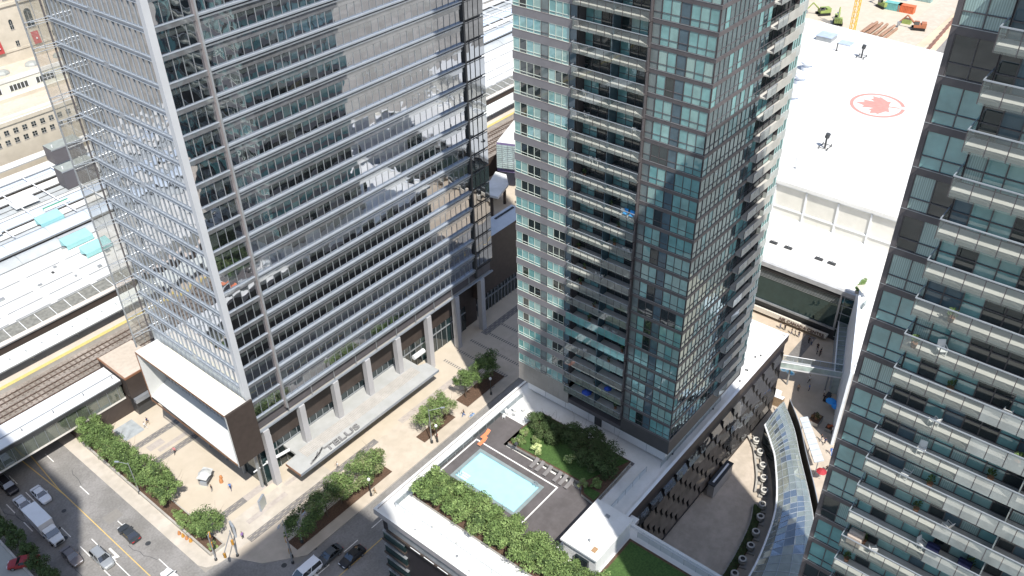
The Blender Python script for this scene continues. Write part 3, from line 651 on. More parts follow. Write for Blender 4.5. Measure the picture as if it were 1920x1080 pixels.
# barbecue, boxes and laundry on the near tower's balconies
for (y, n, m, nm, lab, sz) in ((2.9, -9, navy_f, "covered_grill", "dark blue covered grill on a near tower balcony, the left one", (.6, .9, .9)), (.7, -9, navy_f, "covered_grill", "dark blue covered grill on a near tower balcony, the right one", (.6, .9, .9)),
                           (8.0, -10, mat("beige_plastic", (.45,.38,.33), .6), "storage_box", "beige storage box at the end of a near tower balcony", (1.0, 1.1, 1.1)), (1.4, -14, red_f, "beach_towel", "red towel heap on a cluttered near tower balcony", (.5, .8, .6))):
    b = MB(); b.box(-sz[0]/2, sz[0]/2, -sz[1]/2, sz[1]/2, 0, sz[2]*.8, m); b.prism([(-sz[0]/2, -sz[1]/2), (sz[0]/2, -sz[1]/2), (sz[0]/2, sz[1]/2), (-sz[0]/2, sz[1]/2)], sz[2]*.8+.004, sz[2]*.86, m)
    b.tube((0,-sz[1]/2,sz[2]*.86), (0,sz[1]/2,sz[2]*.86), sz[0]*.22, m, 8)
    me = b.mesh(nm); bm = bmesh.new(); bm.from_mesh(me); bmesh.ops.bevel(bm, geom=bm.edges[:], offset=.05, segments=1, affect='EDGES'); bm.to_mesh(me); bm.free()
    tag(put(nm, me, None, loc=(TX0-.75, y, TZ+TF*n+.01)), lab, nm.replace("_", " "))
for i, (y, n) in enumerate(((3.0, -14), (.2, -14), (2.4, -13))):
    b = MB(); b.lathe([(.45, .68), (.45, .72), (.02, .73)], (0,0,0), white_m, 14); b.tube((0,0,0), (0,0,.7), .03, silver, 6); b.lathe([(.25, 0), (.25, .03), (.02, .04)], (0,0,0), silver, 10)
    tag(b.build("balcony_table"), ["round white table in the middle of a cluttered near tower balcony", "round white table further right on the same cluttered near tower balcony", "round white table one floor above the cluttered near tower balcony"][i], "table").location = (TX0-.8, y, TZ+TF*n+.01)
# ================================================================== PODIUM WITH POOL DECK
PZ = 17.0
pod = thing("podium_building", (50.1, 40, 0), "dark clad podium building with a white roof terrace and pool on top", "building")
b = MB()
b.box(50.9, 121.5, 40.0, 68.0, .05, 16.2, navy_w, PZ and white_roof); b.box(50.9, 69.9, -40, 40, .05, 16.2, navy_w, white_roof)
b.build("walls", pod)
roofm = mat("terrace_white", (.74,.74,.73), .75, var=.04, scale=.3, dirt=.12, dscale=.25)
b = MB()
b.box(50.1, 72.0, 62.4, 68.7, 16.2, PZ, mat("roof_edge_grey", (.30,.29,.30), .6, var=.1), roofm); b.box(50.1, 57.9, -40, 62.4, 16.2, PZ, MATS["roof_edge_grey"], roofm)
b.box(72.0, 121.9, 62.4, 68.7, 16.2, PZ, MATS["roof_edge_grey"], roofm); b.box(80.3, 121.9, 40.2, 62.4, 16.2, PZ, MATS["roof_edge_grey"], roofm)
b.box(57.9, 72, 38.5, 44.6, 16.2, PZ, MATS["roof_edge_grey"], roofm); b.box(72, 80.3, 40.2, 44.6, 16.2, PZ, MATS["roof_edge_grey"], roofm); b.box(57.9, 70.1, -40, 38.5, 16.2, PZ, MATS["roof_edge_grey"], roofm)
b.build("terrace_roof", pod)
b = MB(); b.box(57.9, 76.3, 44.6, 67.3, PZ+.0, PZ+.05, deck_m) if False else None
b.prism([(57.9,44.6),(71.2,44.6),(71.2,62.4),(76.2,62.4),(76.2,67.2),(57.9,67.2)], 16.2, PZ+.04, deck_m)
deck = b.build("pool_deck", pod)
b = MB()
for (x0, x1, y0, y1) in ((60.75, 69.55, 66.15, 66.38), (69.33, 69.55, 50.7, 66.15), (60.75, 69.33, 50.7, 50.92)): b.face([(x0,y0,PZ+.046),(x1,y0,PZ+.046),(x1,y1,PZ+.046),(x0,y1,PZ+.046)], roofm)
b.build("deck_line", pod)
b = MB(); jm = mat("paving_joint", (.085,.078,.08), .85)
for i in range(9):
    y = 46.5+i*2.4
    for (xa, xb) in ((58, 61.4), (68.4, 71.2)): b.face([(xa,y,PZ+.0435),(xb,y,PZ+.0435),(xb,y+.04,PZ+.0435),(xa,y+.04,PZ+.0435)], jm)
b.build("paving_joints", pod)
r = random.Random(41)
for i in range(12):
    b = MB(); x, y = r.choice([r.uniform(50.8, 52.0), r.uniform(53, 54.6)]), r.uniform(30, 65); q = r.uniform(.08, .2); b.lathe([(q, .01), (q, .18), (q*.5, .2)], (x,y,PZ), steel, 10); b.build("roof_drain", pod)
for i in range(7):
    b = MB(); x, y = r.uniform(83, 118), r.uniform(40.8, 41.9) if i % 2 else r.uniform(38.0, 38.0)+3.2; q = .12; b.lathe([(q, .01), (q, .25), (q*.5, .3)], (x,y,PZ), dark_m, 10); b.build("roof_drain", pod)
# pool: sunken look by a raised coping round the water
b = MB(); cop = mat("pool_coping", (.22,.27,.28), .6)
for (x0, x1, y0, y1) in ((61.5, 68.3, 52.3, 52.8), (61.5, 68.3, 64.0, 64.5), (61.5, 62.0, 52.8, 64.0), (67.8, 68.3, 52.8, 64.0)): b.box(x0, x1, y0, y1, PZ+.04, PZ+.14, cop)
b.build("pool_coping", pod)
b = MB(); b.face([(62,52.8,PZ+.06),(67.8,52.8,PZ+.06),(67.8,64,PZ+.06),(62,64,PZ+.06)], water_m); tag(b.build("pool_water"), kind="structure")
b = MB(); tl = mat("pool_tile_line", (.22,.42,.50), .3, var=.1); ts = mat("pool_step", (.50,.66,.68), .3, var=.04)
for (x0, x1, y0, y1) in ((62, 67.8, 52.8, 52.92), (62, 67.8, 63.88, 64), (62, 62.12, 52.92, 63.88), (67.68, 67.8, 52.92, 63.88)): b.face([(x0,y0,PZ+.066),(x1,y0,PZ+.066),(x1,y1,PZ+.066),(x0,y1,PZ+.066)], tl)
for i in range(3): b.face([(62.2+i*.42,62.0,PZ+.065),(62.5+i*.42,62.0,PZ+.065),(62.5+i*.42,63.7,PZ+.065),(62.2+i*.42,63.7,PZ+.065)], ts)
b.build("pool_tiles", pod)
for (x, y, w) in ((62.3, 63.2, "left"), (67.5, 53.2, "far")):
    b = MB()
    for d in (0, .45):
        if d: [b.tube((x,y-.02,zz), (x+d,y-.02,zz), .025, silver_l, 5) for zz in (PZ+.2, PZ+.45)]
        b.tube((x+d,y,PZ-.1+.2), (x+d,y,PZ+.75), .03, silver_l, 6); b.tube((x+d,y,PZ+.75), (x+d,y+.5,PZ+.75), .03, silver_l, 6); b.tube((x+d,y+.5,PZ+.75), (x+d,y+.5,PZ+.1), .03, silver_l, 6)
    tag(b.build("pool_ladder"), "bright metal handrail ladder at the %s corner of the pool" % w, "pool ladder")
# parapets and glass guard rails
def guard(pts, z, label=None, parent=pod, h=1.1, gm=None):
    b = MB()
    for (x0, y0), (x1, y1) in zip(pts, pts[1:]):
        L = math.hypot(x1-x0, y1-y0); n = max(1, round(L/1.8))
        b.face([(x0,y0,z+.08),(x1,y1,z+.08),(x1,y1,z+h-.08),(x0,y0,z+h-.08)], gm or g_rail)
        b.tube((x0,y0,z+h), (x1,y1,z+h), .035, silver_l, 5)
        for i in range(n+1):
            t = i/n; x, y = x0+(x1-x0)*t, y0+(y1-y0)*t; b.tube((x,y,z), (x,y,z+h), .03, steel, 5)
    return b.build("guard_rail", parent)
guard([(52.4,38),(52.4,66.6),(81.2,66.6)], PZ); guard([(52.4,-20),(52.4,38)], PZ)
guard([(80.0,42.4),(70.6,42.4)], PZ); guard([(69.2,37),(69.2,12)], PZ); guard([(82.0,41.2),(100,41.2)], PZ) 
b = MB()
for (x0, x1, y0, y1) in ((50.1, 50.5, -40, 68.7), (50.5, 121.9, 68.3, 68.7)): b.box(x0, x1, y0, y1, PZ+.001, PZ+.25, MATS["roof_edge_grey"], roofm)
b.box(70.1, 70.5, -20, 39.8, 16.2, PZ+.5, white_m, roofm); b.box(70.5, 121.9, 39.75, 40.2, 16.0, PZ+.5, brown_w, white_m); b.box(121.5, 121.9, 40.2, 68.3, PZ+.001, PZ+.4, white_m)
b.build("parapet", pod)
b = MB(); b.box(50.5, 50.9, -40, 66.5, 14.0, 15.5, steel); b.box(50.3, 50.9, -40, 66.8, 13.5, 13.95, brown_w)
for i in range(30): b.box(50.22, 50.3, 60-i*2.6, 61.9-i*2.6, 13.96, 14.04, white_m)
b.box(50.45, 50.9, -40, 67.8, 15.6, 16.19, dark_m); b.build("cornice_slot", pod)
for i in range(4):
    z = 11.1-i*3.0; b = MB(); b.box(50.55, 50.95, 63.6, 67.9, z, z+1.5, g_atr); b.box(50.35, 51.0, 63.5, 68.1, z-.3, z-.02, brown_w); b.box(50.5, 50.9, 63.5, 68.0, z+1.5, z+1.6, steel); b.build("window", pod)
b = MB()
for i in range(5): b.box(50.6, 50.92, 36-i*9, 42-i*9, 9.0, 11.5, g_blue); b.box(50.55, 50.93, 35.9-i*9, 42.1-i*9, 8.8, 8.98, steel)
b.build("window_band", pod)
# louvred wall: rows of long tilted panels and dark notches
lou = glass("bronze_louvre", (.17,.14,.115), .04, .6, wav=.02, wsc=.8, tint=(.95, .9, .82)); lou2 = glass("smoked_louvre", (.06,.057,.056), .12, 1.0, wav=.04, wsc=.7)
b = MB()
for r in range(6):
    z = 2.0+r*2.1
    for i in range(14):
        x = 72.0+i*3.6+(1.8 if r % 2 else 0)
        if x > 118: continue
        m = lou2 if x > 100 or r > 4 else lou
        b.face([(x+.2,39.5,z+.1),(x+3.3,39.5,z+.1),(x+3.3,39.98,z+1.6),(x+.2,39.98,z+1.6)], m); b.face([(x+.2,39.98,z),(x+3.3,39.98,z),(x+3.3,39.5,z+.1),(x+.2,39.5,z+.1)], brown_w)
        b.face([(x+.2,39.98,z),(x+.2,39.5,z+.1),(x+.2,39.98,z+1.6)], brown_w); b.face([(x+3.3,39.98,z),(x+3.3,39.98,z+1.6),(x+3.3,39.5,z+.1)], brown_w)
        b.box(x+3.38, x+3.48, 39.55, 39.98, z+.1, z+1.9, black_m)
b.build("louvred_wall", pod)
# planters
pl_m = mat("planter_concrete", (.42,.40,.37), .8, var=.1, scale=1.5, dirt=.15)
b = MB(); b.box(55.2, 58.9, 20, 66.0, PZ, PZ+.55, pl_m, soil); tag(b.build("roof_planter"), "long concrete planter under the roof terrace tree row", "planter")
gp = [(71.6,61.8),(72.0,48.4),(70.3,47.2),(70.0,44.9),(79.9,45.0),(79.9,61.6),(75.2,62.2),(74.6,61.2)]
b = MB(); b.prism(gp, PZ, PZ+.5, pl_m, soil); tag(b.build("garden_planter"), "low walled garden bed between the pool deck and the condo tower", "planter")
b = MB()
gr = [(71.9,61.2),(72.3,48.3),(79.65,45.3),(79.65,61.4),(75.2,61.9)]; b.prism(gr, PZ+.5, PZ+.56, grass_m); b.prism([(70.4,45.1),(72.0,45.1),(72.0,48.0),(70.7,47.0)], PZ+.5, PZ+.56, grass_m)
tag(b.build("garden_ground_cover"), kind="stuff")
b = MB(); b.box(57.6, 68.2, 1.6, 37.6, PZ, PZ+.35, pl_m, soil); tag(b.build("lawn_kerb"), "pale kerb framing the roof lawn", "kerb")
b = MB(); b.box(58.0, 67.8, 2, 37.2, PZ+.35, PZ+.42, grass_m); tag(b.build("roof_lawn"), kind="stuff")
b = MB(); b.box(60.6, 68.6, 37.95, 43.2, PZ, 20.2, white_m); b.box(60.3, 68.9, 37.7, 43.5, 20.2, 20.5, white_m, roofm); b.box(60.2, 60.55, 39, 41, PZ, 19.2, g_dark)
b.box(61.2, 62.0, 38.6, 39.2, 20.501, 20.62, mat("rust_stain", (.35,.22,.12), .9)); b.box(66.9, 67.4, 40.4, 41.0, 20.501, 20.66, steel); b.tube((62.3,40.2,20.5), (62.3,40.2,21.0), .12, steel, 8)
ph = b.build("stair_pavilion"); tag(ph, "white flat roofed stair pavilion at the corner of the pool terrace", "pavilion")
# loungers
lg = mat("lounger_grey", (.20,.19,.19), .7)
def lounger_me():
    b = MB(); b.box(-.3, .3, -.95, .35, .28, .34, lg)
    b.face([(-.3,.35,.34),(.3,.35,.34),(.3,.95,.72),(-.3,.95,.72)], lg); b.face([(-.3,.35,.28),(-.3,.95,.66),(.3,.95,.66),(.3,.35,.28)], lg)
    bl = MB()
    for x in (-.27, .22):
        for y in (-.85, .3): bl.box(x, x+.05, y, y+.05, 0, .28, silver)
    return b.mesh("bed"), bl.mesh("legs")
LB, LL = lounger_me()
for i, (x, y) in enumerate(((71.0,56.1),(71.0,55.05),(71.0,53.6),(71.0,51.8),(71.0,50.8),(71.0,49.7))):
    t = thing("sun_lounger", (x-.2, y, PZ+.05), "grey sun lounger against the garden bed, %s of six from the street end" % ORD[i], "sun lounger", "sun loungers beside the garden bed", -math.pi/2)
    put("bed", LB, t, world=False); put("legs", LL, t, world=False)
# ------------------------------------------------------------------ trees and shrubs
def leaf_cloud(seed, rx, ry, rz, n, size, mats, clumps=22, low=-.4):
    r = random.Random(seed); b = MB(); C = []
    for i in range(clumps):
        while True:
            p = Vector((r.uniform(-1, 1), r.uniform(-1, 1), r.uniform(low, 1)))
            if .25 < p.length < .95: break
        C.append((Vector((p.x*rx*.82, p.y*ry*.82, p.z*rz*.78)), r.uniform(.20, .37), r.choice(range(len(mats)))))
    for i in range(n):
        c, s, mi = C[r.randrange(clumps)]
        d = Vector((r.gauss(0, 1), r.gauss(0, 1), r.gauss(.25, 1))).normalized(); q = c+Vector((d.x*rx*s, d.y*ry*s, d.z*rz*s))*r.uniform(.55, 1.12)
        nrm = (d+Vector((r.gauss(0, .5), r.gauss(0, .5), r.gauss(.3, .5)))).normalized(); a = nrm.orthogonal().normalized(); a = Matrix.Rotation(r.uniform(0, 6.28), 3, nrm) @ a; bb = nrm.cross(a)
        L = size*r.uniform(.6, 1.3); m = mats[mi] if r.random() < .65 else r.choice(mats)
        tip = q+a*L; e = bb*L*.42; k = nrm*L*.12
        b.face([q-a*L*.4, q+e+k, tip, q-e+k], m)
    return b.mesh("crown")
def trunk_mesh(seed, hgt, r0, spread):
    r = random.Random(seed+99); b = MB(); top = (r.uniform(-.2, .2), r.uniform(-.2, .2), hgt)
    b.tube((0,0,-.3), (top[0]*.5, top[1]*.5, hgt*.5), r0, bark, 8, r0*.75); b.tube((top[0]*.5, top[1]*.5, hgt*.5), top, r0*.75, bark, 8, r0*.4)
    for i in range(7):
        t = r.uniform(.45, .95); p = Vector((top[0]*t, top[1]*t, hgt*t)); a = i*2.4+r.uniform(-.4, .4); L = spread*r.uniform(.5, .9)
        q = p+Vector((math.cos(a)*L, math.sin(a)*L, L*r.uniform(.4, .9))); b.tube(p, q, r0*.38, bark, 6, r0*.12)
        q2 = q+Vector((math.cos(a+.6)*L*.4, math.sin(a+.6)*L*.4, L*.3)); b.tube(q, q2, r0*.14, bark, 5, r0*.05)
    return b.mesh("trunk")
def tree(seed, x, y, z, rx, ry, hgt, crz, n, size, mats, name, label, group, cat="tree", trunk=.14, low=-.4):
    t = thing(name, (x, y, z), label, cat, group)
    put("trunk", trunk_mesh(seed, hgt, trunk, min(rx, ry)), t, world=False)
    put("crown", leaf_cloud(seed, rx, ry, crz, n, size, mats, low=low), t, world=False, loc=(0, 0, hgt))
    return t
G3 = [leafA, leafA, leafB, leafC]
for i, y in enumerate((130.6, 127.2, 123.6, 119.6, 115.6, 111.8, 108.0)):
    tree(10+i, 38.0+rnd.uniform(-.3, .3), y, .3, 3.1, 3.1, 3.9, 2.7, 4800, .20, G3, "street_tree", "leafy green tree in the street planter, %s counted from the rail walkway" % ORD[i], "honey locust trees along the street planter")
tree(31, 38.4, 97.2, .3, 3.5, 3.4, 3.6, 2.8, 4500, .21, G3, "street_tree", "round green tree at the corner end of the street planter", "honey locust trees along the street planter")
tree(32, 37.2, 101.6, .3, 1.4, 1.8, 1.6, 1.0, 900, .17, [leafB, leafA], "small_tree", "low light green tree left of the corner tree in the street planter", None)
b = MB(); b.box(36.25, 36.55, 94, 133, .15, .75, pl_m); b.box(36.55, 38.8, 94, 133, .15, .45, soil); b.box(38.8, 39.0, 94, 133, .15, .6, pl_m); b.box(36.25, 39.0, 93.8, 94, .15, .7, pl_m)
tag(b.build("street_planter"), "long low concrete planter bed beside the wide street", "planter")
GB = [leafE, leafA, leafB, leafC]
for i, (x, y, rr) in enumerate(((48.0, 84.8, 2.5), (53.0, 85.2, 2.6), (56.4, 85.6, 2.4), (60.2, 85.4, 2.6), (63.6, 85.6, 2.7))):
    tree(50+i, x, y, .2, rr*1.42, 3.0, 3.8, 2.7, 4600, .20, GB if i > 0 else [leafC, leafA], "street_tree", "%s tree in the avenue bed, %s from the crossing" % (["dark green", "yellowish green", "light green", "mid green", "broad bright green"][i], ORD[i]), "trees in the avenue bed")
for i, (x, y, rr) in enumerate(((77.8, 85.6, 2.6), (81.5, 85.6, 2.3))):
    tree(60+i, x, y, .2, rr*1.35, 3.1, 4.0, 2.7, 4000, .19, [leafE, leafA, leafB], "street_tree", ["pale flowering tree beside the tall lamp post", "brighter green tree behind the pale flowering tree"][i], "trees in the avenue bed")
for i, (x, y, rr) in enumerate(((88.3, 86.4, 2.1), (92.0, 86.0, 2.3), (95.2, 86.6, 2.6))):
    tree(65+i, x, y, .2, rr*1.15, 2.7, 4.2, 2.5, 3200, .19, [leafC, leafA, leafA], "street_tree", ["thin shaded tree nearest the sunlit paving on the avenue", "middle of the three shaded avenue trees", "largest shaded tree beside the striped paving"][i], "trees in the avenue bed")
b = MB(); b.box(45.6, 66.5, 84.0, 86.4, .146, .26, pl_m, soil); tag(b.build("avenue_planter"), "brown mulched bed under the front group of avenue trees", "planter")
b = MB(); b.box(75.0, 83.2, 84.4, 86.6, .146, .24, pl_m, soil); tag(b.build("avenue_planter"), "short brown mulched bed beside the tall lamp post", "planter")
b = MB(); b.box(86.6, 97.4, 84.4, 87.4, .146, .3, pl_m, soil); tag(b.build("avenue_planter"), "brown mulched bed under the shaded avenue trees", "planter")
for i, (x, y, rr, ms, lab) in enumerate(((37.6, 104.6, 1.3, [leafA, leafB], "green shrub just below the long tree row in the street planter"), (37.4, 103.2, 1.0, [leafB, flowerW], "yellow flowered shrub in the gap of the street planter"), (37.7, 99.6, 1.2, [leafA, leafC], "dark green shrub left of the corner tree in the street planter"), (37.5, 94.8, .9, [leafE, leafB], "small olive shrub at the pointed end of the street planter"))):
    t = thing("planter_shrub", (x, y, .4), lab, "shrub", "shrubs in the street planter"); put("foliage", leaf_cloud(300+i, rr, rr*1.2, .8, 900, .15, ms, 10), t, world=False, loc=(0, 0, .5))
# roof terrace trees
for i, y in enumerate((64.3, 61.6, 58.9, 56.2, 53.4, 50.5, 47.6, 44.7, 41.8, 38.9, 36.0)):
    tree(80+i, 57.1+rnd.uniform(-.3, .3), y, PZ+.4, 3.2, 2.8, 2.1, 2.1, 5000, .22, [leafB, leafA, leafA, leafB, leafC], "terrace_tree", "bright green tree in the roof terrace row, %s from the street end" % ORD[i], "row of trees on the roof terrace", trunk=.09)
# garden
shr = [((72.6, 60.3), 1.2, .9, [leafE, leafA], "olive green shrub at the street end of the garden bed"), ((74.2, 60.6), .9, .8, [leafE, leafB], "yellow green shrub next to the dark hedge of the garden bed"),
       ((74.0, 58.2), 1.0, 1.2, [leafA, leafE, leafB], "tall light green shrub behind the lime flowers"), ((72.9, 57.0), 1.1, 1.0, [flowerW, leafB], "round shrub covered in lime white flowers"),
       ((74.2, 52.0), 1.1, 1.1, [leafA, leafB, flowerW], "pale flowering shrub in the middle of the garden bed"), ((71.4, 47.6), .9, 1.0, [leafE, leafB], "small variegated shrub at the pavilion end of the garden bed"), ((72.7, 46.4), 1.0, .9, [leafB, leafA], "rounded light green shrub beside the pavilion")]
for i, ((x, y), rr, hh, ms, lab) in enumerate(shr):
    t = thing("garden_shrub", (x, y, PZ+.5), lab, "shrub", "shrubs in the garden bed"); put("foliage", leaf_cloud(200+i, rr, rr, hh, 1100, .15, ms, 10), t, world=False, loc=(0, 0, hh*.7))
for i, (x, y, rr) in enumerate(((76.2, 57.4, 1.9), (77.8, 54.2, 2.0), (75.9, 50.6, 2.0), (77.6, 48.6, 2.1), (75.2, 47.2, 1.9), (78.6, 51.6, 1.7), (77.0, 60.0, 1.5))):
    tree(220+i, x, y, PZ+.4, rr*1.5, rr*1.5, 1.5, 1.9, 4200, .18, [leafD, leafD, leafC], "garden_tree", "dark leaved bushy garden tree " + ["near the tower door", "in the middle of the garden against the tower", "just behind the pale flowering shrub", "at the far corner of the garden bed", "nearest the pavilion", "against the white wall", "at the grassy street end of the garden"][i], "dark trees in the roof garden", trunk=.1, low=-.8)
parasol(71.3, 59.9, PZ+.05, dark_m, "closed dark parasol leaning at the garden bed corner", .35, 2.0)
orange_c = mat("orange_towel", (.75,.22,.10), .8)
def towelbed(x, y, lab):
    t = thing("sun_lounger", (x, y, PZ+.05), lab, "sun lounger", "towel covered loungers", -math.pi/2); put("bed", LB, t, world=False); put("legs", LL, t, world=False)
    b = MB(); b.face([(-.31,-.9,.36),(.31,-.9,.36),(.31,.34,.36),(-.31,.34,.36)], orange_c); b.face([(-.31,.34,.36),(.31,.34,.36),(.31,.9,.74),(-.31,.9,.74)], orange_c); put("towel", b.mesh("towel"), t, world=False)
towelbed(69.4, 65.0, "lounger with orange towel on the pool deck, closer to the pool"); towelbed(70.8, 65.6, "lounger with orange towel on the pool deck, farther from the pool")
for i, (x, y) in enumerate(((76.6, 66.0), (77.8, 65.5), (77.0, 64.9), (78.6, 64.4), (75.6, 65.9))):
    chair(x, y, PZ+.01, i*.9, "small deck chair on the sunlit white terrace, " + ["leftmost at the back", "centre back", "centre front", "rightmost", "apart at the front left"][i], "deck chairs on the white terrace")
# ================================================================== COURTYARD AND CRESCENT SKYLIGHT
def spline(pts, n=6):
    out = []
    for i in range(len(pts)-1):
        p0 = pts[max(0, i-1)]; p1 = pts[i]; p2 = pts[i+1]; p3 = pts[min(len(pts)-1, i+2)]
        for j in range(n):
            t = j/n; out.append(tuple(.5*((2*p1[d])+(-p0[d]+p2[d])*t+(2*p0[d]-5*p1[d]+4*p2[d]-p3[d])*t*t+(-p0[d]+3*p1[d]-3*p2[d]+p3[d])*t**3) for d in (0, 1)))
    return out+[pts[-1]]
WA = spline([(112.2,37.45),(108.8,34.6),(105.6,32.3),(97.5,28.2),(89.8,26.2),(82.0,25.2),(74,25.4)])
EA = spline([(119.5,37.4),(114.5,33.2),(109.2,29.7),(101.7,24.6),(96.5,21.6),(86.0,17.0),(76,15)])
skyl = thing("glass_skylight", (97, 28, 0), "long crescent shaped glass roof curving through the courtyard", "skylight")
b = MB(); n = len(WA)-1; NQ = 5
for i in range(n):
    for j in range(NQ):
        def P(a, c, zo=0): 
            w, e = WA[a], EA[a]; t = c/NQ; return (w[0]+(e[0]-w[0])*t, w[1]+(e[1]-w[1])*t, 4.4+.9*math.sin(math.pi*t*.9)+zo)
        m = g_skyd if (j in (1, 2) and i % 2 == 0 and i < 14) or (j in (1, 2, 3) and 16 < i < 27 and (i+j) % 4) else g_sky
        b.face([P(i,j),P(i,j+1),P(i+1,j+1),P(i+1,j)], m)
b.build("glass_roof", skyl)
b = MB()
for i in range(n+1):
    for j in range(NQ): b.tube(P(i, j, .04), P(i, j+1, .04), .045 if i % 2 else .03, silver_l, 5, cap=False)
for j in range(NQ+1):
    for i in range(n): b.tube(P(i, j, .03), P(i+1, j, .03), .03, silver_l, 5, cap=False)
b.build("glazing_bars", skyl)
b = MB()
for A, m, hh in ((WA, white_m, .5), (EA, white_m, .4)):
    for i in range(n): b.tube((A[i][0],A[i][1],4.4), (A[i+1][0],A[i+1][1],4.4), .16, m, 6)
b.tube((WA[0][0],WA[0][1],4.4), (EA[0][0],EA[0][1],4.4), .16, white_m, 6)
for i in range(n): b.face([(WA[i][0],WA[i][1],.05),(WA[i+1][0],WA[i+1][1],.05),(WA[i+1][0],WA[i+1][1],4.3),(WA[i][0],WA[i][1],4.3)], g_dark); b.face([(EA[i][0],EA[i][1],.05),(EA[i][0],EA[i][1],4.3),(EA[i+1][0],EA[i+1][1],4.3),(EA[i+1][0],EA[i+1][1],.05)], g_walk)
b.face([(WA[0][0],WA[0][1],.05),(WA[0][0],WA[0][1],4.3),(EA[0][0],EA[0][1],4.3),(EA[0][0],EA[0][1],.05)], g_dark)
b.build("side_walls", skyl)
b = MB()
for i in range(0, n):
    b.face([(EA[i][0]+.7,EA[i][1]-.7,.05),(EA[i+1][0]+.7,EA[i+1][1]-.7,.05),(EA[i+1][0]+.7,EA[i+1][1]-.7,5.2),(EA[i][0]+.7,EA[i][1]-.7,5.2)], brown_w)
    b.tube((EA[i][0]+.7,EA[i][1]-.7,5.25), (EA[i+1][0]+.7,EA[i+1][1]-.7,5.25), .07, silver_l, 5)
b.build("parapet_wall", skyl)
vm = mat("vent_white", (.55,.54,.50), .6, var=.06)
vp = MB(); vp.box(-.75, .75, -.75, .75, 0, .35, pl_m); vpm = vp.mesh("plinth")
vc = MB(); vc.lathe([(.38,.35),(.38,.75),(.62,.8),(.62,1.05),(.5,1.1),(.5,1.2),(.64,1.25),(.64,1.5),(.58,1.55),(.36,1.56),(.34,1.2)], (0,0,0), vm, 18, mm=[steel,steel,vm,vm,steel,vm,vm,vm,vm,dark_m,dark_m]); vcm = vc.mesh("cowl", True)
for i, (x, y) in enumerate(((112.4,36.8),(110.3,35.0),(107.7,33.2),(105.2,31.8),(102.7,30.5),(99.8,29.4),(97.3,28.5),(94.1,27.7),(91.2,27.1),(88.1,26.9),(85.0,26.6))):
    t = thing("exhaust_vent", (x-1.3, y+1.2, .03), "round white exhaust vent beside the crescent skylight, %s counted from its pointed end" % ORD[i], "vent", "round vents along the crescent skylight", .3)
    put("plinth", vpm, t, world=False); put("cowl", vcm, t, world=False)
hd = spline([(98.2,30.6),(94.8,29.4),(89.6,28.5),(83.6,28.0),(76,27.8)], 5)
t = thing("curved_hedge", (90, 28.5, 0), "dark green curved hedge bed along the shaded end of the skylight", "hedge")
b = MB(); q = []
for i in range(len(hd)-1):
    (x0, y0), (x1, y1) = hd[i], hd[i+1]; b.face([(x0,y0,.5),(x1,y1,.5),(x1,y1+1.3,.5),(x0,y0+1.3,.5)][::-1], soil)
    b.face([(x0,y0+1.3,.03),(x1,y1+1.3,.03),(x1,y1+1.3,.6),(x0,y0+1.3,.6)], pl_m); b.face([(x0,y0+1.3,.6),(x1,y1+1.3,.6),(x1,y1+1.5,.6),(x0,y0+1.5,.6)], pl_m); b.face([(x0,y0+1.5,.03),(x0,y0+1.5,.6),(x1,y1+1.5,.6),(x1,y1+1.5,.03)], pl_m)
b.build("kerb", t)
r = random.Random(3); b = MB()
for k in range(5000):
    i = r.randrange(len(hd)-1); u = r.random(); x = hd[i][0]+(hd[i+1][0]-hd[i][0])*u; y = hd[i][1]+(hd[i+1][1]-hd[i][1])*u+r.uniform(.05, 1.25); z = r.uniform(.5, 1.0)
    a = r.uniform(0, 6.28); s = .12; b.face([(x,y,z),(x+math.cos(a)*s,y+math.sin(a)*s,z+.03),(x+math.cos(a+1.4)*s,y+math.sin(a+1.4)*s,z+.05)], r.choice([leafD, leafC]))
b.build("foliage", t)
bn = spline([(112.6,39.0),(110.6,36.9),(108.0,35.2),(104.6,33.2),(101.6,32.0)], 5)
b = MB()
for o_, w in ((0, .3), (1.0, .3)):
    for i in range(len(bn)-1):
        (x0, y0), (x1, y1) = bn[i], bn[i+1]; b.prism([(x0-o_*.45,y0+o_*.9),(x1-o_*.45,y1+o_*.9),(x1-o_*.45-w*.5,y1+o_*.9+w),(x0-o_*.45-w*.5,y0+o_*.9+w)], .035, .55, pl_m)
tag(b.build("curved_bench"), "pair of curved pale stone benches beside the round vents", "bench")
b = MB(); b.box(95.6, 102.0, 38.0, 39.1, .05, 2.9, concrete); b.box(95.5, 102.1, 37.9, 39.2, 2.9, 3.1, dark_m); b.box(96.2, 101.4, 38.4, 38.7, 3.1, 3.16, white_m)
tag(b.build("shaft_housing"), "low pale shaft housing with a dark top standing against the louvred podium wall", "housing")
# timber and glass wall between the courtyard and the square
b = MB(); b.prism([(122.0,44.6),(122.9,44.6),(123.4,38.6),(122.5,38.6)], .04, 2.2, mat("weathered_timber", (.30,.21,.13), .8, var=.25, scale=3), white_m)
for i in range(8): b.tube((122.3+.05*i,44.2-.75*i,2.2), (122.3+.05*i,44.2-.75*i,3.2), .035, steel, 5)
b.prism([(124.6,45.0),(126.0,44.7),(126.2,40.2),(124.9,40.2)], .04, .75, white_m, roofm); tag(b.build("courtyard_wall"), "timber clad wall with a white ledge at the end of the courtyard", "wall")
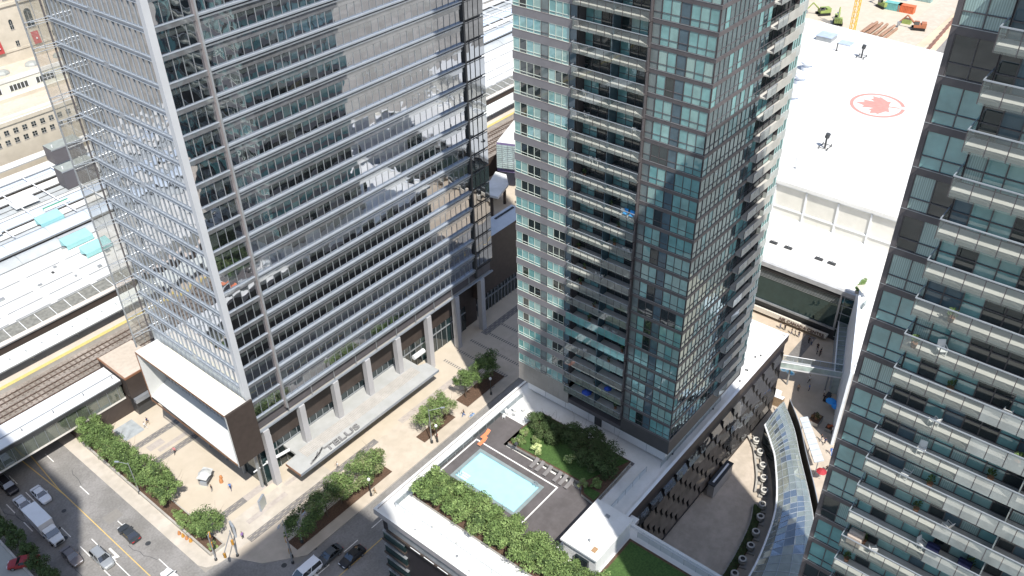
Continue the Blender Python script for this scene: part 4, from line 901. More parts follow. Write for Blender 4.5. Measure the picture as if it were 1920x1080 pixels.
# footbridge
fb = thing("footbridge", (130, 38, 0), "slim glass sided footbridge crossing above the square", "footbridge")
B0, B1 = Vector((125.9,45.8,0)), Vector((132.6,29.8,0)); dv = (B1-B0).normalized(); nv = Vector((dv.y,-dv.x,0))*-1.1
b = MB(); P4 = [B0, B1, B1+nv*2, B0+nv*2]; b.prism([(p.x, p.y) for p in P4], 4.6, 4.95, white_m, mat("bridge_deck", (.34,.36,.38), .6)); b.build("bridge_deck", fb)
def rl(A, Bp, m, z=4.95, h=1.2, nm="bridge_railing", par=fb):
    b = MB(); b.face([(A.x,A.y,z),(Bp.x,Bp.y,z),(Bp.x,Bp.y,z+h),(A.x,A.y,z+h)], m); b.tube((A.x,A.y,z+h), (Bp.x,Bp.y,z+h), .07, white_m, 6); L = (Bp-A).length
    for i in range(int(L/1.6)+1):
        p = A+(Bp-A)*(i*1.6/L); b.tube((p.x,p.y,z), (p.x,p.y,z+h), .035, silver, 5)
    return b.build(nm, par)
rl(B0, B1, g_gal); rl(B0+nv*2, B1+nv*2, g_rail)
for t in (.35, .75): b = MB(); p = B0+(B1-B0)*t+nv; b.tube((p.x,p.y,.04), (p.x,p.y,4.6), .18, steel, 8); b.build("bridge_pier", fb)
# glass gallery and the bright blade wall beside the near tower
gal = thing("glass_gallery", (140, 35, 0), "narrow glass roofed gallery leading to the arena entrance", "gallery")
A_, B_, C_, D_ = Vector((149.6,39.7,0)), Vector((131.9,33.3,0)), Vector((132.8,31.2,0)), Vector((151.2,37.2,0))
b = MB(); b.prism([(p.x, p.y) for p in (A_, B_, C_, D_)], 4.9, 5.0, g_sky)
b.face([(A_.x,A_.y,.05),(A_.x,A_.y,4.9),(B_.x,B_.y,4.9),(B_.x,B_.y,.05)], g_gal); b.face([(C_.x,C_.y,.05),(B_.x,B_.y,.05),(B_.x,B_.y,4.9),(C_.x,C_.y,4.9)], g_gal); b.build("glass_walls", gal)
b = MB()
for i in range(14):
    t = i/13; p = A_+(B_-A_)*t; q = D_+(C_-D_)*t; b.tube((p.x,p.y,5.04), (q.x,q.y,5.04), .07, silver_l, 5); b.tube((p.x,p.y,.05), (p.x,p.y,4.95), .05, silver_l, 5)
for (p, q) in ((A_, B_), (D_, C_)): b.tube((p.x,p.y,5.05), (q.x,q.y,5.05), .13, white_m, 6)
b.build("gallery_frame", gal)
b = MB(); b.prism([(120,27.4),(146.6,36.3),(147.6,32.5),(121.5,23.0)], .06, 16.4, mat("terrace_soffit", (.45,.44,.42), .7), roofm)
b.prism([(119.3,27.7),(146.2,36.7),(146.35,36.35),(119.5,27.3)], .05, 17.2, mat("blade_blue_white", (.62,.67,.74), .4))
for i in range(6): b.tube((121+i*.9,28.0-i*.1,0.1), (121+i*.9,28.0-i*.1,17), .08, silver, 5)
tag(b.build("terrace_wing"), "sunlit white roof terrace with a tall pale blade wall beside the near tower", "building wing")
b = MB(); b.box(138, 140, 33.0, 33.2, 16.4, 17.4, g_rail); b.lathe([(1.6, 18.6), (.05, 19.4)], (141.5,34.3,0), mat("cream_canvas", (.7,.65,.55), .8), 4); b.tube((141.5,34.3,16.4), (141.5,34.3,19.3), .05, silver, 6)
tag(b.build("terrace_parasol"), "cream square parasol on the sunlit terrace beside the near tower", "parasol")
b = MB(); b.box(142.0, 146.2, 35.4, 36.0, 16.41, 17.1, pl_m, leafA)
for k in range(260):
    x, y, z = rnd.uniform(142, 146.2), rnd.uniform(35.3, 36.1), rnd.uniform(17.1, 17.6); b.face([(x,y,z),(x+.25,y+.05,z+.1),(x+.1,y+.2,z+.15)], leafA)
tag(b.build("grass_planter"), "planter of green grasses at the edge of the sunlit terrace", "planter")
# pale awning, planter boxes, umbrellas on the square
b = MB(); b.prism([(119.0,33.9),(120.2,32.9),(112.0,26.3),(110.6,27.4)], 3.0, 3.15, mat("awning_white", (.50,.54,.57), .5))
for i in range(9): t = i/8; b.tube((119.0-8.4*t,33.9-6.5*t,3.18), (120.2-8.2*t,32.9-6.6*t,3.18), .04, silver_l, 5)
for (x, y) in ((119.3,33.2),(115.2,30.0),(111.2,27.0)): b.tube((x,y,.05), (x,y,3.0), .08, silver, 6)
tag(b.build("awning"), "long pale awning beside the curved skylight wall in the square", "awning")
t = thing("flower_box", (123.2, 32.2, .04), "large square planter box full of brown and orange flowers in the square", "planter"); b = MB(); b.box(-1.4, 1.2, -.9, .9, 0, .9, steel, soil); put("box", b.mesh("box"), t, world=False)
put("plants", leaf_cloud(401, 1.3, .9, .7, 700, .16, [mat("rust_leaf", (.25,.12,.06), .8), leafD, mat("straw_leaf", (.35,.28,.15), .8)], 8), t, world=False, loc=(0, 0, 1.1))
t = thing("flower_box", (122.6, 29.4, .04), "small planter box with orange flowers in the square", "planter"); b = MB(); b.box(-.7, .7, -.6, .6, 0, .8, steel, soil); put("box", b.mesh("box"), t, world=False)
put("plants", leaf_cloud(402, .7, .6, .5, 350, .14, [orange_c, leafD], 6), t, world=False, loc=(0, 0, .95))
aqua = mat("market_blue", (.04,.30,.75), .7)
parasol(127.9, 31.6, .04, aqua, "left of two bright blue parasols in the shaded square", 1.0, 2.3); parasol(127.1, 30.3, .04, aqua, "right of two bright blue parasols in the shaded square", .9, 2.3)
parasol(110.6, 25.9, .04, mat("market_red", (.35,.03,.04), .7), "red parasol at the lower end of the pale awning", .9, 2.3)
# flip-flop shaped pavement graphic of two blue ovals
def oval(b, cx_, cy_, ax, ay, ang, z, m, n=24):
    b.face([(cx_+ax*math.cos(2*math.pi*i/n)*math.cos(ang)-ay*math.sin(2*math.pi*i/n)*math.sin(ang), cy_+ax*math.cos(2*math.pi*i/n)*math.sin(ang)+ay*math.sin(2*math.pi*i/n)*math.cos(ang), z) for i in range(n)], m)
b = MB(); pb = mat("pavement_pale_blue", (.50,.68,.74), .7); pc = mat("pavement_sky_blue", (.12,.42,.62), .7)
oval(b, 133.3, 43.1, 1.1, .75, .3, .045, pb); oval(b, 132.9, 41.6, .95, .7, 1.2, .046, pb); oval(b, 133.3, 43.1, .75, .42, .3, .05, pc); oval(b, 132.9, 41.6, .65, .4, 1.2, .051, pc)
tag(b.build("pavement_graphic"), "pair of blue and pale blue oval shapes painted on the sunlit square", "pavement graphic")
# ================================================================== ARENA
ar = thing("arena", (147, 62, 0), "huge white roofed arena with a red roof emblem and a dark glass atrium", "arena")
b = MB(); aw = mat("arena_wall_cream", (.74,.72,.66), .75, var=.05, scale=.5, dirt=.08)
ARF = [(164.6,63.4),(164.6,28),(257.5,28),(257.5,57.8),(262.0,99.5),(262.0,125),(164.6,125)]
b.prism(ARF, .05, 21.0, aw, white_roof); b.build("hall_walls", ar)
b = MB(); b.prism([(163.9,125.4),(163.9,27.6),(258.0,27.6),(258.0,57.8),(262.6,99.5),(262.6,125.4)], 21.0, 21.8, white_roof, mat("arena_roof_white", (.66,.66,.65), .75, var=.03, scale=.08, dirt=.09, dscale=.06)); b.build("main_roof", ar)
b = MB(); sm = mat("membrane_seam", (.56,.56,.55), .8)
for i in range(15): b.face([(170+i*6,28,21.803),(170.14+i*6,28,21.803),(170.14+i*6,125,21.803),(170+i*6,125,21.803)], sm)
for i in range(4): b.face([(164.6,44+i*20,21.804),(262,44+i*20,21.804),(262,44.12+i*20,21.804),(164.6,44.12+i*20,21.804)], sm)
b.build("roof_seams", ar)
b = MB(); b.box(147.3, 164.6, 28, 118, 12.2, 12.8, white_roof, MATS["arena_roof_white"]); b.box(146.6, 147.5, 28, 118, 11.7, 12.7, mat("grey_fascia", (.42,.43,.44), .5)); b.build("lower_roof", ar)
b = MB()
for i in range(10):
    y = 63.2-i*7.0; b.box(164.3, 164.59, y-.16, y+.16, 12.8, 20.99, white_m)
b.box(164.35, 164.59, 28, 118, 15.2, 15.5, white_m); b.box(164.3, 164.59, 28, 118, 20.6, 20.99, white_m); b.box(164.2, 164.59, 28, 118, 12.81, 13.3, white_m)
b.build("wall_ribs", ar)
b = MB()
b.face([(147.3,118,3.2),(147.3,39.7,3.2),(147.3,39.7,10.6),(147.3,118,10.6)], g_atr); b.box(147.0, 147.28, 39.3, 39.7, 2.7, 11.6, silver); b.box(147.0, 147.28, 39.7, 118, 2.7, 3.15, silver); b.box(146.9, 147.28, 39.7, 118, 10.7, 11.2, dark_m)
for i in range(6): b.box(147.2, 147.29, 39.7, 60, 8.8+i*.3, 8.86+i*.3, steel)
b.build("atrium_glazing", ar)
b = MB(); b.box(147.45, 164.5, 28, 118, .05, 12.1, dark_m); b.box(147.35, 147.44, 28, 39.2, 1, 11.5, g_atr)
for i in range(6): b.box(147.25, 147.34, 28, 39.2, 1+i*2, 1.12+i*2, silver_l)
for i in range(6): b.box(147.25, 147.34, 38.8-i*2, 38.9-i*2, 1, 11.5, silver_l)
b.build("atrium_base", ar)
sg = mat("sign_cream", (.66,.62,.55), .6, var=.04)
b = MB(); b.box(145.9, 147.1, 40.2, 70, .9, 1.3, sg); b.box(145.8, 145.92, 40.2, 70, .85, 2.0, sg); o = b.build("sign_canopy", ar)
me = text_mesh("AIR CANADA CENTRE", 1.0, .05, mat("sign_letter_brown", (.12,.08,.07), .5))
sc = 9.8/max(v.co.x for v in me.vertices)
for v in me.vertices: v.co = Vector((145.76-v.co.z, 50.4-v.co.x*sc, 1.0+v.co.y*1.05))
put("sign_letters", me, o, loc=(0, 0, 0))
# roof emblem: maple leaf inside a ring
red = mat("emblem_red", (.66,.25,.22), .7, var=.08, scale=1)
half = [(0,1.0),(.10,.80),(.16,.72),(.30,.78),(.24,.40),(.40,.56),(.46,.46),(.66,.50),(.60,.30),(.66,.24),(.38,.0),(.42,-.12),(.12,-.07),(.04,-.08)]
leafp = half+[(.035,-.42)]+[(-.035,-.42)]+[(-x, y) for x, y in half[::-1][:-1]]
LC, ls = Vector((213.6, 60.2)), 5.6; ad = Vector((-.28, .96)).normalized(); pdn = Vector((ad.y, -ad.x))
b = MB(); b.prism([(LC.x+(pdn*px*ls*1.45+ad*(py-.3)*ls*1.3).x, LC.y+(pdn*px*ls*1.45+ad*(py-.3)*ls*1.3).y) for px, py in leafp], 21.81, 21.83, red)
N = 60
for i in range(N-2):
    a0, a1 = 2*math.pi*(i+46.5)/N, 2*math.pi*(i+47.5)/N
    def rp_(a, rr): return (LC.x+(pdn*math.cos(a)*rr*1.12+ad*math.sin(a)*rr).x, LC.y+(pdn*math.cos(a)*rr*1.12+ad*math.sin(a)*rr).y)
    q = [rp_(a0, 6.5), rp_(a1, 6.5), rp_(a1, 5.65), rp_(a0, 5.65)]; b.face([(x,y,21.825) for x, y in q][::-1], red)
b.build("roof_emblem", ar)
def box_thing(nm, lab, cat, x0, x1, y0, y1, z0, z1, m, top=None, group=None):
    b = MB(); b.box(x0, x1, y0, y1, z0, z1-.15, m); b.box(x0-.12, x1+.12, y0-.12, y1+.12, z1-.15, z1, top or m); return tag(b.build(nm), lab, cat, group)
bl = mat("skylight_blue", (.38,.45,.58), .4)
box_thing("roof_hatch", "large pale blue roof hatch at the far left of the arena roof", "roof hatch", 247, 251.5, 86.5, 91, 21.81, 23.2, steel, bl)
box_thing("roof_hatch", "flat pale blue roof hatch right of the large one on the arena roof", "roof hatch", 247.5, 250.5, 81, 84.5, 21.81, 22.2, white_m, bl)
for i, (x, y) in enumerate(((224.5,83.6),(215,81.2),(203,77.8))):
    b = MB(); b.lathe([(1.5,0),(1.5,.9),(1.1,1.0),(1.1,1.7),(1.7,1.8),(1.7,2.3),(1.2,2.7),(.02,2.8)], (0,0,0), mat("vent_bluewhite", (.62,.66,.72), .5), 18)
    tag(b.build("roof_ventilator"), "domed white ventilator on the arena roof beside the tower, %s from the far end" % ORD[i], "ventilator", "domed ventilators on the arena roof").location = (x, y, 21.8)
for i, (x, y) in enumerate(((241.5,75.3),(184,61.0))):
    b = MB(); b.tube((0,0,0), (0,0,2.6), .22, dark_m, 8); b.tube((0,0,2.6), (.0,-.2,3.6), .55, dark_m, 10); b.tube((-1.2,-1.0,.4), (1.2,-1.0,.4), .08, dark_m, 5); b.tube((-1.2,1.0,.4), (1.2,1.0,.4), .08, dark_m, 5); b.tube((-1.2,-1,.4), (-1.2,1,.4), .08, dark_m, 5); b.tube((1.2,-1,.4), (1.2,1,.4), .08, dark_m, 5)
    for sx in (-1.2, 1.2):
        for sy in (-1, 1): b.tube((sx,sy,0), (sx,sy,.8), .1, dark_m, 5)
    tag(b.build("roof_spotlight"), ["dark spotlight mast on a frame at the far side of the arena roof", "dark spotlight mast on a frame nearest the tower on the arena roof"][i], "spotlight").location = (x, y, 21.8)
b = MB(); b.tube((0,0,0), (0,0,2.2), .16, dark_m, 6); b.box(-.3, .3, -.3, .3, 0, .1, dark_m); tag(b.build("vent_pipe"), "single short dark pipe on the far arena roof", "pipe").location = (242.4, 82.8, 21.8)
b = MB(); b.tube((0,0,0), (0,0,2.6), .06, steel, 6); b.box(-.3, .3, -.3, .3, 0, .1, steel); tag(b.build("vent_pipe"), "thin mast on the arena roof corner close to the pool-side tower", "mast").location = (171, 62.2, 21.8)
for i, y in enumerate((57.5, 54.2, 47.5, 44.8)):
    b = MB(); b.box(-.35, .35, -.8, .8, 0, .35, dark_m); b.tube((0,0,.35), (0,0,.8), .1, steel, 6); tag(b.build("roof_drain_unit"), "small dark drain unit on the arena's lower white roof, %s from the pool-side tower" % ORD[i], "roof unit", "small dark units on the lower arena roof").location = (154, y, 12.81)
# ================================================================== CONSTRUCTION SITE
b = MB(); b.face([(266,40,.03),(470,40,.03),(470,190,.03),(266,190,.03)], sand); struct("construction_ground", b)
b = MB(); b.face([(262,40,.05),(470,40,.05),(470,83,.05),(262,72,.05)], asphalt); struct("side_road", b)
b = MB()
for i in range(40): b.box(268+i*4.5, 272+i*4.5, 73.5+i*.32, 73.6+i*.32, .05, 2.2, mat("hoarding_brown", (.22,.12,.10), .7))
tag(b.build("site_hoarding"), "brown hoarding fence between the construction site and the dark road", "fence")
lime = mat("lime_machine", (.26,.33,.10), .5); orng = mat("orange_machine", (.38,.15,.08), .5); craneY = mat("crane_yellow", (.70,.42,.03), .5)
def excavator(x, y, rz, m, lab, s=1.3):
    t = thing("excavator", (x, y, .05), lab, "excavator", None, rz)
    b = MB()
    for sy in (-1.3, 1.3): b.prism([(-2.2,sy-.35),(2.2,sy-.35),(2.2,sy+.35),(-2.2,sy+.35)], 0, .9, black_m)
    put("tracks", b.mesh("tracks"), t, world=False)
    b = MB(); b.box(-2.4, 1.6, -1.35, 1.35, 1.0, 2.0, m); b.box(-2.4, -.8, -1.3, 1.3, 2.0, 2.6, m); b.box(.0, 1.7, .35, 1.35, 2.0, 3.2, car_gl, m); put("body", b.mesh("body"), t, world=False)
    b = MB(); b.tube((1.2,-.2,1.8), (4.2,-.2,4.6), .32, m, 6, .24); b.tube((4.2,-.2,4.6), (6.4,-.2,2.2), .26, m, 6, .16); b.prism([(6.0,-.8),(7.0,-.8),(7.0,.4),(6.0,.4)], 1.0, 2.0, steel); put("arm", b.mesh("arm"), t, world=False)
    t.scale = (s, s, s)
excavator(331, 121, 2.4, lime, "lime green excavator at the left end of the construction site", 1.05); excavator(324.5, 112.5, .4, lime, "lime green excavator nearest the arena roof edge", 1.05)
excavator(372, 124, 1.2, lime, "lime green excavator at the top edge of the site", 1.05); excavator(352, 106, 1.0, lime, "lime green excavator beside the containers", 1.0); excavator(336, 87.0, 1.9, orng, "orange drilling machine by the brown hoarding", 1.05)
t = thing("crane_mast", (318, 104.5, .05), "yellow lattice crane mast standing behind the arena roof", "crane"); b = MB(); H_ = 26
for sx in (-.8, .8):
    for sy in (-.8, .8): b.tube((sx,sy,0), (sx,sy,H_), .14, craneY, 5)
for i in range(13):
    z = i*2
    for (p, q) in (((-.8,-.8,z), (.8,-.8,z+2)), ((-.8,.8,z+2), (-.8,-.8,z)), ((.8,-.8,z), (.8,.8,z+2)), ((-.8,-.8,z), (.8,-.8,z)), ((-.8,.8,z), (-.8,-.8,z))): b.tube(p, q, .08, craneY, 4)
put("mast", b.mesh("mast"), t, world=False)
b = MB(); r = random.Random(9)
for i in range(9): b.tube((0,i*1.1,.5+.9*(i % 2)), (13,i*1.1+r.uniform(-.4, .4),.5+.9*(i % 2)), .5, mat("rusty_pipe", (.36,.22,.15), .6, metal=.2, var=.2), 10)
tag(b.build("pipe_stack"), "stack of long rusty pipes on the construction site", "pipes").location = (318, 93, .05)
b = MB()
for i in range(5): b.tube((0,i*1.3,.3), (8+i % 2,i*1.3+.6,.3), .25, MATS["rusty_pipe"], 8)
tag(b.build("pipe_stack"), "loose thin pipes lying right of the rusty pipe stack", "pipes").location = (306, 84, .05)
for i, (x, y, c, nm) in enumerate(((362,112,(.10,.22,.48),"blue roofed"), (366,104,(.45,.50,.55),"grey"), (369,96,(.30,.42,.40),"green grey"), (352,97,(.60,.15,.06),"orange red"), (352,102,(.15,.40,.38),"teal"))):
    m_ = mat("container_"+nm.replace(" ", "_"), c, .6, var=.15); b = MB(); b.box(-1.3, 1.3, -3, 3, .1, 2.7, m_)
    for j in range(10): b.box(-1.38, -1.3, -2.8+j*.6, -2.5+j*.6, .2, 2.5, m_)
    b.box(-1.2, 1.2, 3.001, 3.06, .3, 2.5, steel); b.box(-1.4, 1.4, -3.1, 3.1, 2.7, 2.85, m_); tag(b.build("site_container"), nm+" container hut on the far side of the construction site", "container", "containers on the construction site").location = (x, y, .05)
t = thing("site_skip", (340, 92.5, .05), "small lime green skip between the pipes and the orange machine", "skip"); b = MB(); b.prism([(-1,-1.5),(1,-1.5),(1.2,1.5),(-1.2,1.5)], 0, 1.8, lime, soil); put("body", b.mesh("body"), t, world=False)
b = MB(); b.face([(285,118,.06),(330,118,.06),(345,150,.06),(285,150,.06)], mat("grey_gravel", (.35,.34,.33), .9, var=.3, scale=1)); tag(b.build("gravel_patch"), kind="stuff")
# ================================================================== RAIL SIDE
RZ = 5.8
for i, y in enumerate((141.4, 144.4, 147.7)):
    t = thing("rail_track", (60, y, RZ), "railway track on the ballast, %s counted from the glass walkway" % ORD[i], "railway track", "tracks beside the platform")
    for s in (-.72, .72): b = MB(); b.box(-80, 395, y+s-.05, y+s+.05, RZ+.14, RZ+.30, rail_m); b.build("rail", t)
    b = MB()
    for k in range(300): b.box(-60+k*1.0, -59.72+k*1.0, y-1.25, y+1.25, RZ+.005, RZ+.15, wood_m, bot=False)
    tag(b.build("sleepers", t), kind="stuff")
pf = thing("station_platform", (60, 154, RZ), "long beige platform edged with a yellow strip beside the tracks", "platform")
b = MB(); b.box(-80, 395, 149.9, 159, RZ-.02, RZ+.95, concrete, mat("platform_beige", (.56,.50,.44), .8, var=.05, scale=.6, dirt=.08)); b.build("slab", pf)
b = MB(); b.box(-80, 395, 149.86, 150.75, RZ+.96, RZ+.975, mat("platform_yellow", (.55,.45,.17), .7, var=.1, scale=3)); b.build("yellow_strip", pf)
canm = mat("shed_white", (.66,.66,.65), .7, var=.06, scale=.3, dirt=.12, dscale=.15); cang = mat("shed_grey", (.42,.45,.47), .6, var=.08, scale=.4, dirt=.12); canb = mat("shed_blue", (.50,.58,.70), .5, var=.05, scale=.4, dirt=.08)
def canopy(y0, y1, z, m, lab, nm="platform_canopy", th=.3, x0=-80, x1=395, post=True, arch=0, seams=True, under=None):
    t = thing(nm, ((x0+x1)/2, (y0+y1)/2, RZ), lab, "roof"); b = MB()
    if arch:
        n = 8
        for i in range(n):
            a, c = i/n, (i+1)/n; ya, yb = y0+(y1-y0)*a, y0+(y1-y0)*c; za, zb = z+arch*math.sin(math.pi*a), z+arch*math.sin(math.pi*c); b.face([(x0,ya,za),(x1,ya,za),(x1,yb,zb),(x0,yb,zb)], m)
        b.box(x0, x1, y0-.15, y0, z-.3, z+.1, steel)
        k = x0
        while k < x1: 
            for i in range(n):
                a, c = i/n, (i+1)/n; b.tube((k,y0+(y1-y0)*a,z+.04+arch*math.sin(math.pi*a)), (k,y0+(y1-y0)*c,z+.04+arch*math.sin(math.pi*c)), .06, steel, 4)
            k += 9.5
    else:
        b.box(x0, x1, y0, y1, z-th, z, steel, m)
        if seams:
            k = x0+rnd.uniform(0, 4)
            while k < x1: b.box(k, k+.12, y0+.1, y1-.1, z+.002, z+.10, m); k += 8.7
    b.build("roof_sheet", t)
    if post:
        b = MB(); k = x0+3
        while k < x1: b.tube((k,(y0+y1)/2,RZ+.1), (k,(y0+y1)/2,z-th), .15, steel, 6); k += 9
        b.build("posts", t)
    return t
t = canopy(150.9, 155.6, 9.5, mat("canopy_greenish_white", (.68,.71,.68), .6, var=.06, scale=.5, dirt=.1), "long pale platform canopy closest to the open tracks")
b = MB()
for i in range(60): b.box(-60+i*3.1, -59.8+i*3.1, 153.0, 153.5, 9.52, 9.6, steel)
b.build("roof_clips", t)
t = canopy(158.1, 159.4, 9.6, mat("pinkish_coping", (.64,.56,.50), .7), "narrow beige roof edge strip in front of the glazed shed wall", nm="roof_edge", post=False)
b = MB(); b.box(-80, 395, 158.4, 159.2, RZ, 9.3, brown_w); b.build("wall_below", t)
t = thing("station_shed", (60, 172, RZ), "broad white train shed roof with a dark glazed side wall", "train shed")
b = MB(); b.face([(-80,159.6,9.0),(395,159.6,9.0),(395,163.2,9.5),(-80,163.2,9.5)], mat("glazed_strip_dark", (.20,.20,.18), .3, var=.3, scale=1.5))
for k in range(150): b.tube((-75+k*3.1,159.6,9.05), (-75+k*3.1,163.2,9.56), .07, white_m, 4)
b.build("glazed_strip", t)
b = MB(); b.box(-80, 395, 163.2, 181.6, 9.0, 9.8, steel, canm)
for (yy, m_) in ((166.6, steel), (170.4, steel), (176.2, steel), (163.3, steel)):
    k = -78
    while k < 395: b.box(k, k+7.2, yy, yy+.22, 9.801, 9.93, m_); k += 8.6
b.build("main_roof", t)
r = random.Random(12)
for i in range(22): b = MB(); x, y = r.uniform(25, 90), r.uniform(164, 181); b.box(x, x+r.uniform(.3, 1.2), y, y+r.uniform(.2, .8), 9.81, 9.81+r.uniform(.1, .6), r.choice([steel, white_m, dark_m])); b.build("roof_fitting", t)
canopy(181.9, 186.6, 9.8, cang, "grey barrel vaulted shed roof behind the broad white one", nm="vaulted_roof", arch=.9)
canopy(187.3, 192.3, 10.2, canb, "pale blue barrel vaulted shed roof", nm="vaulted_roof", arch=1.0)
r = random.Random(4); y = 192.9; i = 0
while y < 218:
    w = r.choice([.7, 1.2, 2.0, 2.6]); m_ = r.choice([canm, canm, cang, canm, canb])
    canopy(y, y+w, 10.0+r.uniform(0, .5), m_, "narrow %s strip roof of the old train shed, %s from the blue vault" % ({canm: "white", cang: "grey", canb: "pale blue"}[m_], ORD[min(i, 13)]), nm="strip_roof", post=False, seams=(w > 1)); y += w+r.choice([.35, .6, .9]); i += 1
canopy(218.6, 222.4, 10.6, canm, "white shed roof beside the limestone station", nm="strip_roof", post=False); canopy(222.6, 225.6, 12.2, canm, "upper white roof against the limestone station wall", nm="strip_roof", post=False)
b = MB()
for k in range(40):
    b.box(20+k*7.3, 20.25+k*7.3, 192.6, 218.4, 10.7, 10.85, white_m)
tag(b.build("cross_beams"), "white cross beams lying over the old train shed roofs", "roof beams")
tealm = mat("teal_sheet", (.27,.52,.53), .5, var=.05)
for i, (x0, x1, y0, y1) in enumerate(((62.8,68.3,192.6,195.2),(61.8,68.0,179.2,182.0),(62.8,69,172.8,175.4))):
    b = MB(); b.face([(x0,y0,11.0),(x1,y0,11.0),(x1,y1,11.7),(x0,y1,11.7)], tealm); b.face([(x0,y0,11),(x0,y1,11.7),(x0,y1,10)], tealm); b.box(x0, x1, y0-.1, y0, 10.0, 11.05, tealm); b.box(x0, x1, y1, y1+.1, 10.0, 11.75, steel)
    for j in range(4): b.tube((x0+1.5*j+.3,y0,9.8), (x0+1.5*j+.3,y0,11), .07, tealm, 5)
    tag(b.build("teal_screen"), ["turquoise screen roof on the old shed strips", "turquoise screen roof on the grey vault", "turquoise screen roof on the broad white shed"][i], "screen roof")
b = MB(); b.box(62.6, 68.2, 203.8, 207.2, 10.9, 11.3, white_m)
for j in range(3):
    for q in range(2): b.box(62.9+j*1.8, 64.5+j*1.8, 204.1+q*1.5, 205.4+q*1.5, 11.31, 11.34, canb)
tag(b.build("panel_array"), "white framed panel array on the old shed roofs", "panel array")
for i, (x0, x1, y0, y1, z0, z1) in enumerate(((79.8,88,217.6,222.2,11,15),(75.6,84,204.4,208.6,10.2,15))):
    b = MB(); b.box(x0, x1, y0, y1, z0, z1, mat("plant_dark_grey", (.10,.095,.105), .6, var=.05), mat("plant_top_grey", (.26,.29,.28), .6)); b.box(x0-.1, x1+.1, y0-.1, y0+.05, z1-.25, z1+.06, steel); b.tube((x0+1,y0+1.5,z1), (x0+1,y0+1.5,z1+.7), .15, white_m, 8)
    tag(b.build("plant_box"), ["dark grey plant box against the limestone station", "larger dark grey plant box in the middle of the shed roofs"][i], "plant box")
for (i, (x, y, w)) in enumerate(((50.5, 196.3, 5), (66.5, 198.0, 6))): b = MB(); b.box(x, x+w, y, y+.7, 10.8, 11.3, mat("green_sheet", (.03,.24,.14), .6)); b.box(x-.1, x+w+.1, y-.1, y, 10.7, 11.35, white_m); tag(b.build("green_duct"), ["dark green duct on the left shed strips", "dark green duct beside the office tower on the shed strips"][i], "duct")
# glass walkway over the street
wk = thing("rail_walkway", (35, 135, 4), "white roofed glazed walkway bridging the street along the railway", "walkway bridge")
b = MB(); b.box(-60, 46.3, 133.0, 138.4, 3.95, 4.3, mat("walk_edge_white", (.66,.64,.60), .6), concrete); b.build("floor_slab", wk)
b = MB(); b.box(-60, 46.4, 132.8, 138.6, 8.0, 8.5, steel, mat("walkway_roof", (.70,.72,.74), .6, var=.05, scale=.5, dirt=.1)); b.box(-60, 46.4, 135.2, 135.4, 8.501, 8.62, steel); b.box(-60, 46.4, 132.7, 133.0, 7.6, 8.3, dark_m)
for i in range(7): b.tube((12+i*5.6,134.2,8.5), (12+i*5.6,134.2,9.2), .06, dark_m, 5)
b.build("roof", wk)
b = MB(); b.face([(-60,133.1,4.3),(46.2,133.1,4.3),(46.2,133.1,7.9),(-60,133.1,7.9)], g_walk); b.face([(46.3,133.1,4.3),(46.3,138.3,4.3),(46.3,138.3,7.9),(46.3,133.1,7.9)], g_walk)
for i in range(55): b.box(-60+i*1.95, -59.94+i*1.95, 133.0, 133.09, 4.3, 7.95, silver)
b.build("glass_wall", wk)
b = MB(); b.box(-60, 46.2, 138.0, 138.3, 4.3, 7.9, mat("walkway_back_wall", (.25,.25,.20), .7)); b.build("back_wall", wk)
pv = thing("stair_block", (50, 135, 0), "dark panelled stair block with a beige roof between the walkway and the office tower", "building")
b = MB(); b.box(46.6, 53.6, 131.2, 140.6, 4.6, 9.4, brown_w, beige_rf); b.box(46.5, 53.7, 131.1, 131.3, 9.2, 9.6, copper); b.box(46.5, 46.7, 131.3, 140.6, 9.2, 9.6, copper); b.build("upper_block", pv)
b = MB(); b.box(46.8, 50.5, 130.4, 131.15, 3.6, 4.55, silver); b.box(47.0, 53, 131.4, 140, .155, 4.55, dark_m); b.build("ledge", pv)
# ================================================================== LIMESTONE STATION
un = thing("station_building", (80, 232, 0), "beige limestone railway station with rows of small square windows and a tall tower block", "station building")
def sq_window(par, x, y, z, w, h_, nm="window", arch=False):
    b = MB(); b.box(x, x+w, y-.06, y+.02, z, z+h_, g_dark); b.box(x-.1, x+w+.1, y-.12, y+.02, z-.15, z, concrete); b.box(x+w/2-.05, x+w/2+.05, y-.09, y-.061, z, z+h_, concrete); b.box(x, x+w, y-.09, y-.061, z+h_/2-.04, z+h_/2+.04, concrete)
    if arch: b.lathe([(w/2, 0)], (x+w/2,y,z+h_), g_dark, 12) if False else b.face([(x+w/2+w/2*math.cos(a),y-.05,z+h_+w/2*math.sin(a)) for a in [math.pi*i/8 for i in range(9)]][::-1], g_dark)
    b.build(nm, par)
b = MB(); b.box(20, 240, 229.5, 243, 0, 20.4, beige_st, beige_rf); b.box(19.8, 240.2, 229.2, 229.9, 19.9, 20.9, beige_st, canm); b.box(20, 240, 242.4, 243.2, 20.4, 21.4, beige_st, canm); b.box(20, 240, 232.2, 232.6, 20.4, 20.9, canm); b.build("lower_wing", un)
for r_, z in ((0, 14.9), (1, 17.4)):
    for i in range(16): sq_window(un, 62.4+i*2.35+(.5 if r_ else 0), 229.5, z, 1.15, 1.25)
b = MB(); b.box(20, 240, 243, 256, 0, 25.6, mat("station_white_wall", (.62,.62,.54), .7, var=.04), beige_rf); b.box(19.8, 240.2, 242.8, 243.4, 25.2, 26.2, canm); b.build("upper_wing", un)
